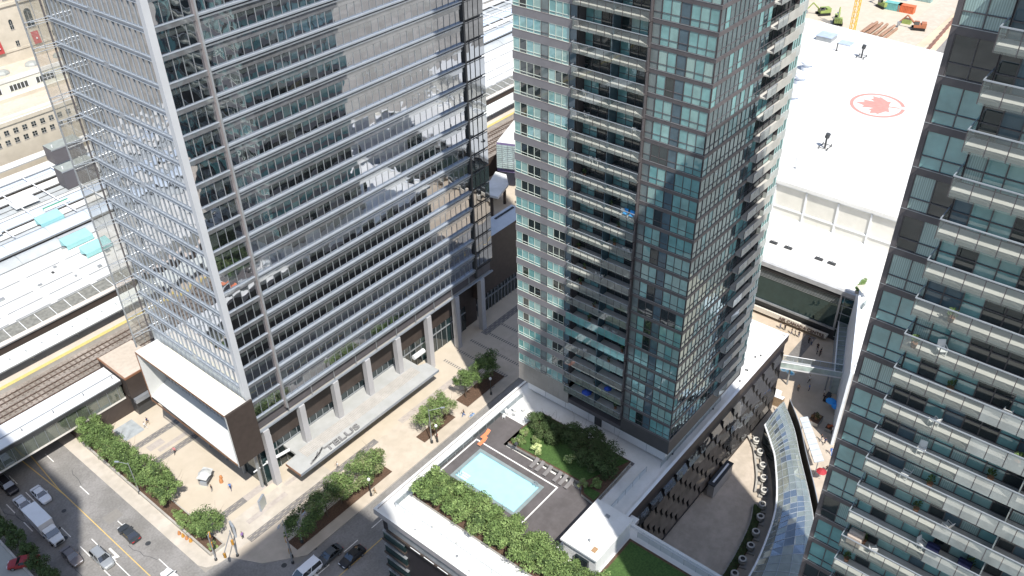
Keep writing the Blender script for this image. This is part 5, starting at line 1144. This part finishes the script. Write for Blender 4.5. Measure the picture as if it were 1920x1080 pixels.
for i in range(9): 
    b = MB(); b.box(70+i*7.2, 75+i*7.2, 242.9, 243.02, 22.6, 24.1, g_dark)
    for j in range(6): b.box(70+i*7.2+j*1.0-.08, 70+i*7.2+j*1.0+.08, 242.85, 242.89, 22.5, 24.2, white_m)
    b.build("clerestory_window", un)
b = MB(); b.box(60, 140, 254, 275, 0, 62, beige_st, beige_rf); b.box(59.6, 140.4, 253.6, 254, 40.4, 41.2, beige_st); b.box(59.6, 140.4, 253.6, 254, 44.0, 44.6, beige_st); b.box(59.8, 140.2, 253.8, 254, 28.6, 29.2, beige_st); b.build("tower_block", un)
redd = mat("awning_red", (.36,.05,.05), .7)
for i in range(10):
    x = 83+i*5.2
    if i % 2: sq_window(un, x, 254, 33.4, 1.9, 4.2, "arched_window", True); b = MB(); b.face([(x,253.4,28.9),(x+2,253.4,28.9),(x+2,253.98,32.2),(x,253.98,32.2)], redd); b.box(x+.8, x+1.2, 253.3, 253.42, 30.2, 30.6, white_m); b.build("awning", un)
    else: sq_window(un, x+.6, 254, 34.2, .9, 2.2, "slit_window", True); sq_window(un, x+.6, 254, 29.6, .9, 1.4)
for z in (42.0, 46.0, 49.5, 53):
    for i in range(14): sq_window(un, 80+i*3.6, 254, z, 1.3, 1.7)
for i in range(5):
    b = MB(); b.lathe([(1.9, 0), (1.8, .4), (1.2, .9), (.3, 1.1), (.02, 1.15)], (86+i*8,248.5,25.6), mat("grey_dome", (.30,.32,.31), .5), 8); b.build("roof_dome", un)
# teal glazed galleria and the canopy in the gap between the two towers
gg = thing("glazed_galleria", (160, 135, 0), "pale green glazed hall with purple edges and white roof, seen between two towers", "building")
b = MB(); b.prism([(152.8,132.7),(155.0,127.2),(200,126),(200,137.5),(166,137.5)], 5.8, 14.0, mat("purple_edge", (.20,.16,.30), .6), canm); b.build("hall", gg)
b = MB()
b.face([(152.3,132.3,7.0),(154.6,126.9,7.0),(154.6,126.9,13.7),(152.3,132.3,13.7)][::-1], g_gal)
for i in range(12): z = 7.2+i*.55; b.tube((152.25,132.3,z), (154.55,126.9,z), .04, steel, 4)
for i in range(5): t_ = i/4; b.tube((152.25+2.3*t_,132.3-5.4*t_,7), (152.25+2.3*t_,132.3-5.4*t_,13.7), .05, steel, 4)
b.build("green_glazing", gg)
b = MB(); b.prism([(140,126.8),(150.6,131.4),(151.0,128.2),(147.5,124.6),(141,122.5)], 6.4, 7.0, canm)
for (x, y) in ((142,125.5),(148.5,126.8)): b.tube((x,y,.1), (x,y,6.4), .4, brown_w, 8)
b.box(140.8, 149.8, 130, 130.6, .1, 6.2, beige_st); tag(b.build("entrance_canopy"), "white curved entrance canopy on brown posts between the two tall towers", "canopy")
# ================================================================== VEHICLES
tyre = black_m; rimm = mat("wheel_rim", (.35,.36,.37), .35, metal=.7); lampw = mat("headlamp_glass", (.7,.72,.75), .2); lampr = mat("tail_lamp_red", (.45,.02,.02), .3)
wb = MB(); wb.tube((-.1,0,0), (.1,0,0), .33, tyre, 14); wheel_me = wb.mesh("tyre"); rb = MB(); rb.tube((-.115,0,0), (.115,0,0), .2, rimm, 10); rim_me = rb.mesh("rim")
def car(x, y, z, rz, paint, label, kind="sedan", nm=None, cat="car", group=None):
    """local +Y is forwards"""
    t = thing(nm or kind, (x, y, z), label, cat, group, rz); L, Wd = {"sedan": (4.6, 1.8), "suv": (4.8, 1.9), "van": (5.4, 2.0)}[kind]
    hw = Wd/2
    if kind == "sedan": prof = [(-2.3,.62,.78),(-2.2,.82,.92),(-1.5,.90,.98),(-.6,.90,.95),(.9,.90,.93),(1.7,.87,.84),(2.15,.78,.74),(2.3,.6,.62)]; cab = [(-1.75,-1.05),(.95,.25)]; roof = 1.42
    elif kind == "suv": prof = [(-2.4,.70,.95),(-2.3,.88,1.08),(-1.5,.95,1.12),(-.6,.95,1.08),(.9,.95,1.06),(1.7,.92,1.0),(2.2,.84,.9),(2.4,.66,.72)]; cab = [(-2.2,-1.95),(1.05,.45)]; roof = 1.72
    else: prof = [(-2.7,.92,1.1),(-2.6,1.0,1.15),(-1,1.0,1.15),(.8,1.0,1.15),(1.6,.98,1.1),(2.3,.9,1.0),(2.7,.72,.8)]; cab = [(-2.62,-2.5),(1.75,.85)]; roof = 2.0
    b = MB(); rings = []
    for (yy, w, zt) in prof:
        rings.append([(-w*.94,yy,.25),(-w,yy,.42),(-w*1.0,yy,zt-.22),(-w*.93,yy,zt-.04),(-w*.6,yy,zt),(w*.6,yy,zt),(w*.93,yy,zt-.04),(w,yy,zt-.22),(w,yy,.42),(w*.94,yy,.25)])
    for a, c in zip(rings, rings[1:]):
        for i in range(10): j = (i+1) % 10; b.face([a[i],a[j],c[j],c[i]][::-1], paint)
    b.face(rings[0], paint); b.face(rings[-1][::-1], paint); me = b.mesh("body", True); put("body", me, t, world=False)
    belt = prof[3][2]-.03; wb_, wr = hw*.93, hw*.76
    (b0, r0), (b1, r1) = cab; C0 = [(-wb_,b0,belt),(wb_,b0,belt),(wb_,b1,belt),(-wb_,b1,belt)]; C1 = [(-wr,r0,roof-.06),(wr,r0,roof-.06),(wr,r1,roof-.06),(-wr,r1,roof-.06)]
    b = MB()
    for i in range(4): j = (i+1) % 4; b.face([C0[i],C0[j],C1[j],C1[i]], car_gl)
    put("windows", b.mesh("windows"), t, world=False)
    b = MB(); C2 = [(p[0]*.93, p[1]*.95+(.0), roof) for p in C1]; b.face(C2, paint)
    for i in range(4): j = (i+1) % 4; b.face([C1[i],C1[j],C2[j],C2[i]], paint); b.tube(C0[i], C1[i], .05, paint, 5)
    m0, m1 = [((a[0]+c[0])/2, (a[1]+c[1])/2, (a[2]+c[2])/2) for a, c in ((C0[1], C0[2]), (C1[1], C1[2]))]; b.tube(m0, m1, .05, paint, 5); b.tube((-m0[0],m0[1],m0[2]), (-m1[0],m1[1],m1[2]), .05, paint, 5)
    put("roof", b.mesh("roof"), t, world=False)
    for sx in (-1, 1):
        for yy in (-L*.29, L*.31):
            w = put("wheel", wheel_me, t, world=False, loc=(sx*(hw-.1), yy, .33)); put("rim", rim_me, w, world=False)
        b = MB(); b.box(sx*hw*.5-.2, sx*hw*.5+.2, prof[-1][0]-.14, prof[-1][0]-.02, .55, .7, lampw); b.box(sx*hw*.62-.2, sx*hw*.62+.2, prof[-2][0]-.06, prof[-2][0]+.03, prof[-2][2]-.2, prof[-2][2]-.06, lampw); put("headlight", b.mesh("headlight"), t, world=False)
        b = MB(); b.box(sx*hw*.6-.2, sx*hw*.6+.2, prof[0][0]-.03, prof[0][0]+.05, .6, .75, lampr); put("tail_light", b.mesh("tail_light"), t, world=False)
        b = MB(); b.box(sx*(hw+.02)-.1, sx*(hw+.02)+.1, cab[1][0]-.5, cab[1][0]-.35, belt, belt+.14, paint); put("wing_mirror", b.mesh("wing_mirror"), t, world=False)
    if kind == "suv":
        b = MB()
        for sx in (-.6, .6): b.tube((sx,r0+.1,roof+.05), (sx,r1-.1,roof+.05), .03, silver, 5)
        put("roof_rails", b.mesh("roof_rails"), t, world=False)
    return t
def paint(n, c, met=.0): return mat("paint_"+n, c, .3, metal=met, var=.03, spec=.6)
DN = math.pi
car(30.5, 107.7, .02, 0, paint("charcoal", (.035,.04,.045)), "dark charcoal saloon car driving alone in the sunlit lane")
car(25.2, 106.6, .02, DN, paint("silver", (.42,.44,.45), .5), "silver estate car with roof bars at the edge of the big shadow", "suv")
car(22.4, 110.8, .02, DN, paint("taupe", (.22,.19,.18), .3), "grey brown saloon car with an open sunroof in the shade")
car(25.6, 126.8, .02, DN, paint("white_a", (.72,.74,.78)), "white saloon car nearest the yellow line in the shade")
car(22.7, 127.0, .02, DN, paint("white_b", (.66,.70,.76)), "small white car directly behind the box truck")
car(23.0, 133.2, .02, DN, paint("black_a", (.015,.015,.02)), "black car half hidden by the rail walkway", "suv")
car(25.9, 139.5, .02, DN, paint("teal_grey", (.10,.17,.18)), "teal grey car under the rail walkway")
car(30.0, 94.6, .02, 0, paint("white_c", (.74,.75,.76)), "white car cut by the bottom edge of the photo in the sunlit lane")
car(47.9, 79.0, .02, math.pi/2, paint("dark_silver", (.08,.09,.10), .4), "dark grey saloon car on the avenue, left of the black one")
car(50.0, 76.0, .02, math.pi/2, paint("black_b", (.012,.012,.014)), "black saloon car on the avenue beside the podium")
car(43.4, 79.3, .02, math.pi/2, paint("van_white", (.75,.77,.82)), "white van on the avenue at the bottom edge", "van", "van", "van")
car(36.6, 92.0, .16, .4, paint("black_c", (.01,.012,.02)), "small black car turning at the corner beside the signal mast") if False else None
car(16.6, 112.6, 3.05, .9, paint("dark_red", (.28,.02,.02)), "dark red car on the parking roof in the bottom left corner")
# box truck
t = thing("box_truck", (22.5, 119.0, .02), "white box truck in the shaded lane", "truck", None, DN)
b = MB(); b.box(-1.15, 1.15, -4.2, 1.3, 1.0, 3.3, mat("truck_box", (.62,.60,.60), .5, var=.04)); b.box(-1.17, 1.17, -4.22, 1.32, 3.3, 3.36, white_m); put("cargo_box", b.mesh("cargo_box"), t, world=False)
b = MB(); b.prism([(-1.05,1.4),(1.05,1.4),(1.05,3.0),(-1.05,3.0)], .6, 1.5, white_m); b.prism([(-.95,3.0),(.95,3.0),(.85,4.5),(-.85,4.5)], .6, 1.35, white_m); b.box(-.95, .95, 1.4, 2.5, 2.2, 2.32, white_m)
b.box(-.6, .6, 4.5, 4.56, .7, 1.1, dark_m); put("cab", b.mesh("cab"), t, world=False)
b = MB(); C0 = [(-1,1.4,1.5),(1,1.4,1.5),(1,3.1,1.45),(-1,3.1,1.45)]; C1 = [(-.9,1.4,2.2),(.9,1.4,2.2),(.9,2.5,2.2),(-.9,2.5,2.2)]
for i in range(4): j = (i+1) % 4; b.face([C0[i],C0[j],C1[j],C1[i]], car_gl)
put("cab_windows", b.mesh("cab_windows"), t, world=False)
b = MB(); b.box(-.5, .5, -4, 4, .45, .95, dark_m); put("chassis", b.mesh("chassis"), t, world=False)
for sx in (-1, 1):
    for yy in (-2.8, 3.2): w = put("wheel", wheel_me, t, world=False, loc=(sx*.95, yy, .42)); w.scale = (1.2, 1.27, 1.27); put("rim", rim_me, w, world=False)
    b = MB(); b.box(sx*.65-.15, sx*.65+.15, 4.48, 4.56, .95, 1.15, lampw); put("headlight", b.mesh("headlight"), t, world=False)
    b = MB(); b.box(sx*1.3-.1, sx*1.3+.1, 2.6, 2.7, 1.6, 2.0, dark_m); b.tube((sx*1.0,2.65,1.7), (sx*1.3,2.65,1.7), .02, dark_m, 4); put("wing_mirror", b.mesh("wing_mirror"), t, world=False)
# parking roof and dark trees in the corner
b = MB(); b.box(-40, 16.4, 86, 124, 0, 3.0, concrete, mat("parking_roof", (.36,.37,.35), .8, var=.06, dirt=.12)); b.box(16.1, 16.4, 86, 124, 3.0, 3.5, concrete); tag(b.build("parking_roof_deck"), "pale concrete parking roof in the bottom left corner", "parking deck")
for i, y in enumerate((124.5, 121.0, 117.6, 114.2, 110.6, 107.2, 103.6)):
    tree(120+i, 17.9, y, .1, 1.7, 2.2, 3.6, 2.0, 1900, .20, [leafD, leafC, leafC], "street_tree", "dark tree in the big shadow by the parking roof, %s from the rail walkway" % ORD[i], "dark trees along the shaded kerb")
# ================================================================== STREET FURNITURE
def lamp(x, y, z, hgt, rz, lab, arm=2.4):
    t = thing("street_lamp", (x, y, z), lab, "street lamp", None, rz); b = MB(); b.tube((0,0,0), (0,0,hgt), .11, steel, 8, .06); b.lathe([(.25,0),(.25,.5),(.13,.7)], (0,0,0), dark_m, 8); put("pole", b.mesh("pole"), t, world=False)
    b = MB(); b.tube((0,0,hgt-.3), (arm,0,hgt+.2), .045, silver, 6); put("arm", b.mesh("arm"), t, world=False); b = MB(); b.box(arm-.1, arm+.6, -.13, .13, hgt+.12, hgt+.26, silver_l); put("lamp_head", b.mesh("lamp_head"), t, world=False)
lamp(36.4, 114.2, .16, 7.5, 2.2, "tall pale lamp pole among the street planter trees", 1.6); lamp(75.8, 83.4, .15, 8.2, -.8, "tall lamp post with a curved arm beside the pale flowering tree", 2.2)
lamp(47.0, 84.5, .3, 5.0, .2, "low lamp post at the front end of the avenue bed", 1.4); lamp(44.2, 83.6, .15, 9.0, -2.6, "tall lamp mast at the avenue corner over the bed end", 1.2)
def globe(x, y, lab):
    t = thing("globe_lamp", (x, y, .15), lab, "street lamp", "black globe lamps"); b = MB(); b.lathe([(.22,0),(.2,.5),(.09,.8),(.07,3.6)], (0,0,0), dark_m, 10); put("post", b.mesh("post"), t, world=False); b = MB(); b.lathe([(.05,3.6),(.24,3.8),(.28,4.0),(.2,4.2),(.02,4.3)], (0,0,0), white_m, 12); put("globe", b.mesh("globe"), t, world=False)
globe(60.6, 83.0, "black globe lamp beside the brightest avenue trees"); globe(92.0, 83.3, "black globe lamp in the shade beside the podium roof edge"); globe(76.6, 82.8, "black globe lamp at the foot of the tall lamp post")
sigy = mat("signal_amber_housing", (.48,.24,.04), .5)
def signal(x, y, rz, arm, lab, hgt=6.2):
    t = thing("traffic_signal", (x, y, .12), lab, "traffic signal", None, rz); b = MB(); b.tube((0,0,0), (0,0,hgt), .12, steel, 8, .08); b.lathe([(.25,0),(.22,.4),(.12,.5)], (0,0,0), dark_m, 8); put("pole", b.mesh("pole"), t, world=False)
    b = MB(); b.tube((0,0,hgt-.4), (arm,0,hgt), .07, silver, 6); put("mast_arm", b.mesh("mast_arm"), t, world=False)
    for (px, pz) in ((arm, hgt-.6), (.25, hgt-2.6)):
        b = MB(); b.box(px-.15, px+.15, -.15, .15, pz-.45, pz+.55, sigy)
        for k in range(3): b.tube((px,-.14,pz-.3+k*.35), (px,-.26,pz-.3+k*.35), .10, dark_m, 8)
        put("signal_head", b.mesh("signal_head"), t, world=False)
signal(39.0, 90.6, 3.9, 4.2, "traffic signal mast with a long arm at the street planter corner"); signal(43.6, 82.7, 1.2, .9, "traffic signal with an amber housing at the avenue bed end", 5.2); signal(36.4, 92.6, .7, .6, "short traffic signal pole at the planter end", 6.0)
def pylon(x, y, rz, lab, c, hgt=2.6, w=1.3):
    t = thing("sign_pylon", (x, y, .155), lab, "sign", None, rz); b = MB(); b.box(-w/2, w/2, -.14, .14, 0, hgt, c); put("panel", b.mesh("panel"), t, world=False); b = MB(); b.box(-w/2-.06, w/2+.06, -.18, .18, hgt, hgt+.08, silver_l); b.box(-w/2-.06, -w/2, -.18, .18, 0, hgt, silver_l); b.box(w/2, w/2+.06, -.18, .18, 0, hgt, silver_l); put("frame", b.mesh("frame"), t, world=False)
    return t
pylon(47.6, 95.2, .45, "slim grey sign slab on the plaza between the tower column and the paving band", mat("slab_grey", (.36,.38,.36), .5), 2.4, 1.6)
t = pylon(41.2, 94.4, 1.3, "dark upright poster board near the corner planter tree", dark_m, 2.6, 1.4)
b = MB(); b.box(-.5, .5, -.17, -.145, .3, 1.3, mat("poster_teal", (.03,.12,.12), .5)); b.box(-.5, .2, -.18, -.171, 1.9, 2.2, orange_c); put("poster", b.mesh("poster"), t, world=False)
# chip stand with white covers on the plaza
t = thing("food_stand", (45.2, 107.6, .155), "white covered snack stand beside the street planter trees", "stand", None, .5)
b = MB(); b.box(-1.4, 1.4, -.8, .8, 0, 1.0, silver_l); b.box(-1.4, 1.4, -.85, -.8, .2, .9, dark_m); put("counter", b.mesh("counter"), t, world=False)
b = MB(); b.prism([(-1.8,-1.2),(1.6,-1.2),(1.8,1.2),(-1.6,1.2)], 2.2, 2.28, mat("stand_canvas", (.50,.52,.52), .8))
for (x, y) in ((-1.5,-1),(1.4,-1),(1.5,1),(-1.4,1)): b.tube((x,y,0), (x,y,2.2), .04, silver, 5)
b.lathe([(1.5,2.28),(.9,2.7),(.05,2.95)], (0,0,0), mat("stand_canvas", (.50,.52,.52), .8), 8); put("cover", b.mesh("cover"), t, world=False); t.scale = (.8, .8, .8)
b = MB(); b.lathe([(.35,0),(.3,.6),(.1,1.0),(.02,1.05)], (46.6,105.4,.155), mat("faded_orange", (.45,.20,.08), .8), 10); b.lathe([(.3,0),(.25,.5),(.02,.8)], (47.1,106.2,.155), mat("faded_orange", (.45,.20,.08), .8), 10); tag(b.build("orange_bins"), "pair of orange buckets next to the snack stand", "buckets")
b = MB()
for i in range(4): b.lathe([(.28,0),(.3,.1),(.12,.7),(.05,.75)], (36.0-.1*i,98.8+i*.9,.16), mat("faded_orange", (.45,.20,.08), .8) if i % 2 else sigy, 8)
tag(b.build("newspaper_boxes"), "cluster of orange and yellow street boxes beside the planter kerb", "street boxes")
# ================================================================== PEOPLE
skin = mat("skin", (.45,.27,.19), .6); hairs = [mat("hair_dark", (.03,.02,.015), .7), mat("hair_brown", (.12,.06,.03), .7)]
POSES = {}
def person_mesh(pose, shirt, pants, hair):
    hip = .92 if pose != "sit" else .5
    s = .32 if pose == "walk" else .04
    J = {"pel": (0,0,hip), "sp": (0,.01,hip+.25), "ch": (0,.02,hip+.47), "nk": (0,.03,hip+.60), "hd": (0,.05,hip+.70), "ht": (0,.05,hip+.82)}
    if pose == "sit": J.update({"kl": (-.13,.42,hip), "kr": (.13,.44,hip), "fl": (-.13,.45,.08), "fr": (.13,.40,.08), "tl": (-.13,.6,.04), "tr": (.13,.56,.04)})
    else: J.update({"kl": (-.10,s*.75,.50), "kr": (.10,-s*.25,.50), "fl": (-.10,s,.09), "fr": (.10,-s,.10), "tl": (-.11,s+.17,.04), "tr": (.11,-s+.16,.04)})
    J.update({"hl": (-.10,0,hip-.04), "hr": (.10,0,hip-.04), "sl": (-.19,.01,hip+.46), "sr": (.19,.01,hip+.46), "el": (-.26,-s*.5,hip+.20), "er": (.26,s*.5,hip+.20), "wl": (-.25,-s*.4+.12,hip-.02), "wr": (.25,s*.9+.1,hip+.0), "xl": (-.25,-s*.4+.2,hip-.10), "xr": (.25,s*.9+.18,hip-.07)})
    E_ = [("pel","sp"),("sp","ch"),("ch","nk"),("nk","hd"),("hd","ht"),("pel","hl"),("pel","hr"),("hl","kl"),("hr","kr"),("kl","fl"),("kr","fr"),("fl","tl"),("fr","tr"),("ch","sl"),("ch","sr"),("sl","el"),("sr","er"),("el","wl"),("er","wr"),("wl","xl"),("wr","xr")]
    RD = dict(pel=.13, sp=.12, ch=.14, nk=.055, hd=.095, ht=.075, hl=.10, hr=.10, kl=.065, kr=.065, fl=.045, fr=.045, tl=.035, tr=.035, sl=.065, sr=.065, el=.042, er=.042, wl=.03, wr=.03, xl=.028, xr=.028)
    ks = list(J); me = bpy.data.meshes.new("body"); me.from_pydata([J[k] for k in ks], [(ks.index(a), ks.index(c)) for a, c in E_], [])
    o = bpy.data.objects.new("body", me); COL.objects.link(o); sk = o.modifiers.new("skin", 'SKIN'); o.modifiers.new("sub", 'SUBSURF').levels = 1
    for i, k in enumerate(ks): me.skin_vertices[0].data[i].radius = (RD[k], RD[k]); me.skin_vertices[0].data[i].use_root = (k == "pel")
    bpy.context.view_layer.update(); dg = bpy.context.evaluated_depsgraph_get(); m2 = bpy.data.meshes.new_from_object(o.evaluated_get(dg)); bpy.data.objects.remove(o)
    return m2, hip
for p_ in ("stand", "walk", "sit"): POSES[p_] = person_mesh(p_, None, None, None)
def person(x, y, z, rz, pose, shirt, pants, label, group=None, hair=0):
    base, hip = POSES[pose]; me = base.copy(); me.materials.clear()
    for m in (skin, mat("cloth_"+shirt[0], shirt[1], .85), mat("cloth_"+pants[0], pants[1], .85), black_m, hairs[hair]): me.materials.append(m)
    for p in me.polygons:
        c = p.center; zz = c.z-hip; k = 0
        if zz > .76 or (zz > .64 and c.y < .03): k = 4
        elif zz > .57: k = 0
        elif zz > .02 and not (abs(c.x) > .215 and zz < .30): k = 1
        elif abs(c.x) > .20 and zz > -.25: k = 0
        elif c.z < .09: k = 3
        else: k = 2
        p.material_index = k
    o = put("person", me, None, loc=(x, y, z), rot=rz); return tag(o, label, "person", group)
c_ = lambda n, *v: (n, v)
WHT, BLK, NVY, PNK, BLU, GRY, RED, TAN, KHK = c_("white", .7, .7, .7), c_("black", .02, .02, .025), c_("navy", .03, .04, .12), c_("pink", .65, .25, .28), c_("blue", .06, .18, .5), c_("grey", .25, .25, .26), c_("red", .5, .04, .04), c_("tan", .45, .33, .22), c_("khaki", .35, .3, .2)
ppl = [(45.7,127.3,.155,.4,"walk",WHT,WHT,"person in white walking beside a second walker near the blue grey paving"), (46.6,127.9,.155,.3,"walk",NVY,TAN,"person in a navy top walking beside the one in white near the blue grey paving"),
 (45.5,117.5,.155,2,"walk",PNK,BLK,"person in a pink top crossing the dark paving band on the office plaza"), (46.6,102.7,.155,2.4,"walk",BLU,NVY,"person in blue walking below the projecting box corner"),
 (61.2,92.0,.155,1.2,"walk",WHT,GRY,"person in white walking between the canopy and the avenue trees"), (50.8,88.6,.155,.5,"stand",RED,TAN,"person in red behind the dark avenue tree"), (76.9,83.1,.155,.2,"stand",RED,BLK,"person in red at the foot of the tall lamp post"),
 (61.2,82.6,.155,1,"walk",TAN,KHK,"person in tan beside the black globe lamp on the pavement"), (84.4,83.4,.155,1,"walk",BLK,BLU,"person in black walking in the tree shade next to a blue bicycle"), (44.4,104.9,.155,.9,"stand",BLK,GRY,"person in black behind the snack stand"),
 (37.0,99.7,.16,1,"stand",TAN,BLK,"person in tan standing by the street boxes"), (41.6,92.6,.155,0,"stand",c_("purple", .25, .15, .4),BLK,"person in purple under the corner planter tree"),
 (132.5,37.6,.04,1,"walk",WHT,BLK,"person in white just under the footbridge in the shade"), (130.2,36.6,.04,.5,"stand",BLU,NVY,"person in blue bending over a bag in the square"), (128.9,38.2,.04,2,"stand",TAN,BLK,"person in tan in the square left of the one in blue"), (130.5,33.8,.04,.4,"stand",WHT,BLK,"person in white standing at a dark cart in the square"), (129.2,33.2,.04,1.4,"stand",BLK,BLK,"person in black right of the cart in the square"),
 (122.2,28.7,.04,0,"stand",WHT,BLK,"person in white beside the small orange flower box"), (119.2,29.4,.04,1,"walk",BLK,GRY,"left one of two people in dark clothes walking mid square"), (118.8,28.6,.04,1,"walk",NVY,BLK,"right one of two people in dark clothes walking mid square"), (117.2,26.8,.04,2,"walk",BLU,BLU,"person in blue walking near the tower foot in the square"), (114.6,28.3,.04,2,"walk",GRY,BLK,"person in grey walking beside the awning"), (113.2,25.8,.04,2,"sit",BLK,BLK,"seated person in black beyond the awning"), (113.6,24.6,.04,2,"stand",BLU,BLK,"person in blue at the tower foot by the seated one"),
 (138.6,47.2,.04,1,"sit",BLK,BLK,"seated person in black on the sunlit square, left of a pair"), (138.0,46.4,.04,1.6,"sit",GRY,BLK,"seated person in grey on the sunlit square, right of a pair")]
for a in ppl: person(*a)
r = random.Random(2)
for i, (x, y) in enumerate(((144.2,49.2),(144.3,48.2),(144.1,46.6),(144.0,45.8),(143.9,45.0),(143.4,42.6),(143.2,41.9),(142.6,40.4),(141.9,40.1),(141.2,39.9),(141.7,39.3),(141.0,39.2))):
    person(x, y, .04, r.uniform(0, 6), "stand", BLK if i % 3 else GRY, BLK if i % 2 else NVY, "person in dark clothes waiting along the arena wall, %s from the podium corner" % ORD[i], "people waiting along the arena wall")
person(125.9,29.6,.04,1,"walk",GRY,BLK,"person in grey next to the right blue parasol")
person(63.6,60.3,PZ+.05,1,"sit",PNK,WHT,"x") if False else None
t = thing("bicycle", (85.2, 82.9, .15), "blue bicycle lying beside the person in black in the tree shade", "bicycle", None, .4)
for x in (-.5, .5):
    n = 16; b = MB()
    for i in range(n): a, c = 2*math.pi*i/n, 2*math.pi*(i+1)/n; b.tube((x+.33*math.cos(a),0,.34+.33*math.sin(a)), (x+.33*math.cos(c),0,.34+.33*math.sin(c)), .02, black_m, 4)
    put("wheel", b.mesh("wheel"), t, world=False)
b = MB()
for (p, q) in (((-.5,0,.34),(-.15,0,.85)), ((-.5,0,.34),(0,0,.32)), ((0,0,.32),(-.15,0,.9)), ((0,0,.32),(.38,0,.85)), ((-.13,0,.82),(.38,0,.85)), ((.38,0,.95),(.5,0,.34)), ((.38,-.25,.98),(.38,.25,.98))): b.tube(p, q, .03, aqua, 5)
put("frame", b.mesh("frame"), t, world=False); t.rotation_euler = (R(75), 0, .4)
b = MB(); b.box(-.5, 1.6, -.35, .35, .5, .95, dark_m); b.tube((-.3,-.4,.3), (-.3,.4,.3), .3, black_m, 10); b.tube((1.3,-.4,.3), (1.3,.4,.3), .3, black_m, 10); tag(b.build("market_cart"), "dark cart in the shaded square under the footbridge", "cart").location = (129.6, 33.0, .04)
# ================================================================== TOWERS OUTSIDE THE FRAME that throw the big shadows
def far_tower(x0, x1, y0, y1, z1, lab):
    t = thing("apartment_tower", (x0, y0, 0), lab, "apartment tower"); b = MB(); b.box(x0, x1, y0, y1, 0, z1, mat("tower_grey", (.25,.25,.26), .6), white_roof); b.build("core", t); b = MB(); z = 6
    while z < z1-3:
        b.box(x0-.25, x1+.25, y0-.25, y1+.25, z, z+.8, lav); b.box(x0-.05, x1+.05, y0-.05, y1+.05, z+.8, z+2.8, g_teal); z += 2.9
    tag(b.build("window_bands", t), kind="stuff")
far_tower(-18, 6.5, -15, -2.0, 157, "glass tower from which the view is taken, outside the frame")
far_tower(-40, -12, 46, 74, 128, "glass tower west of the wide street whose straight shadow covers the lanes")
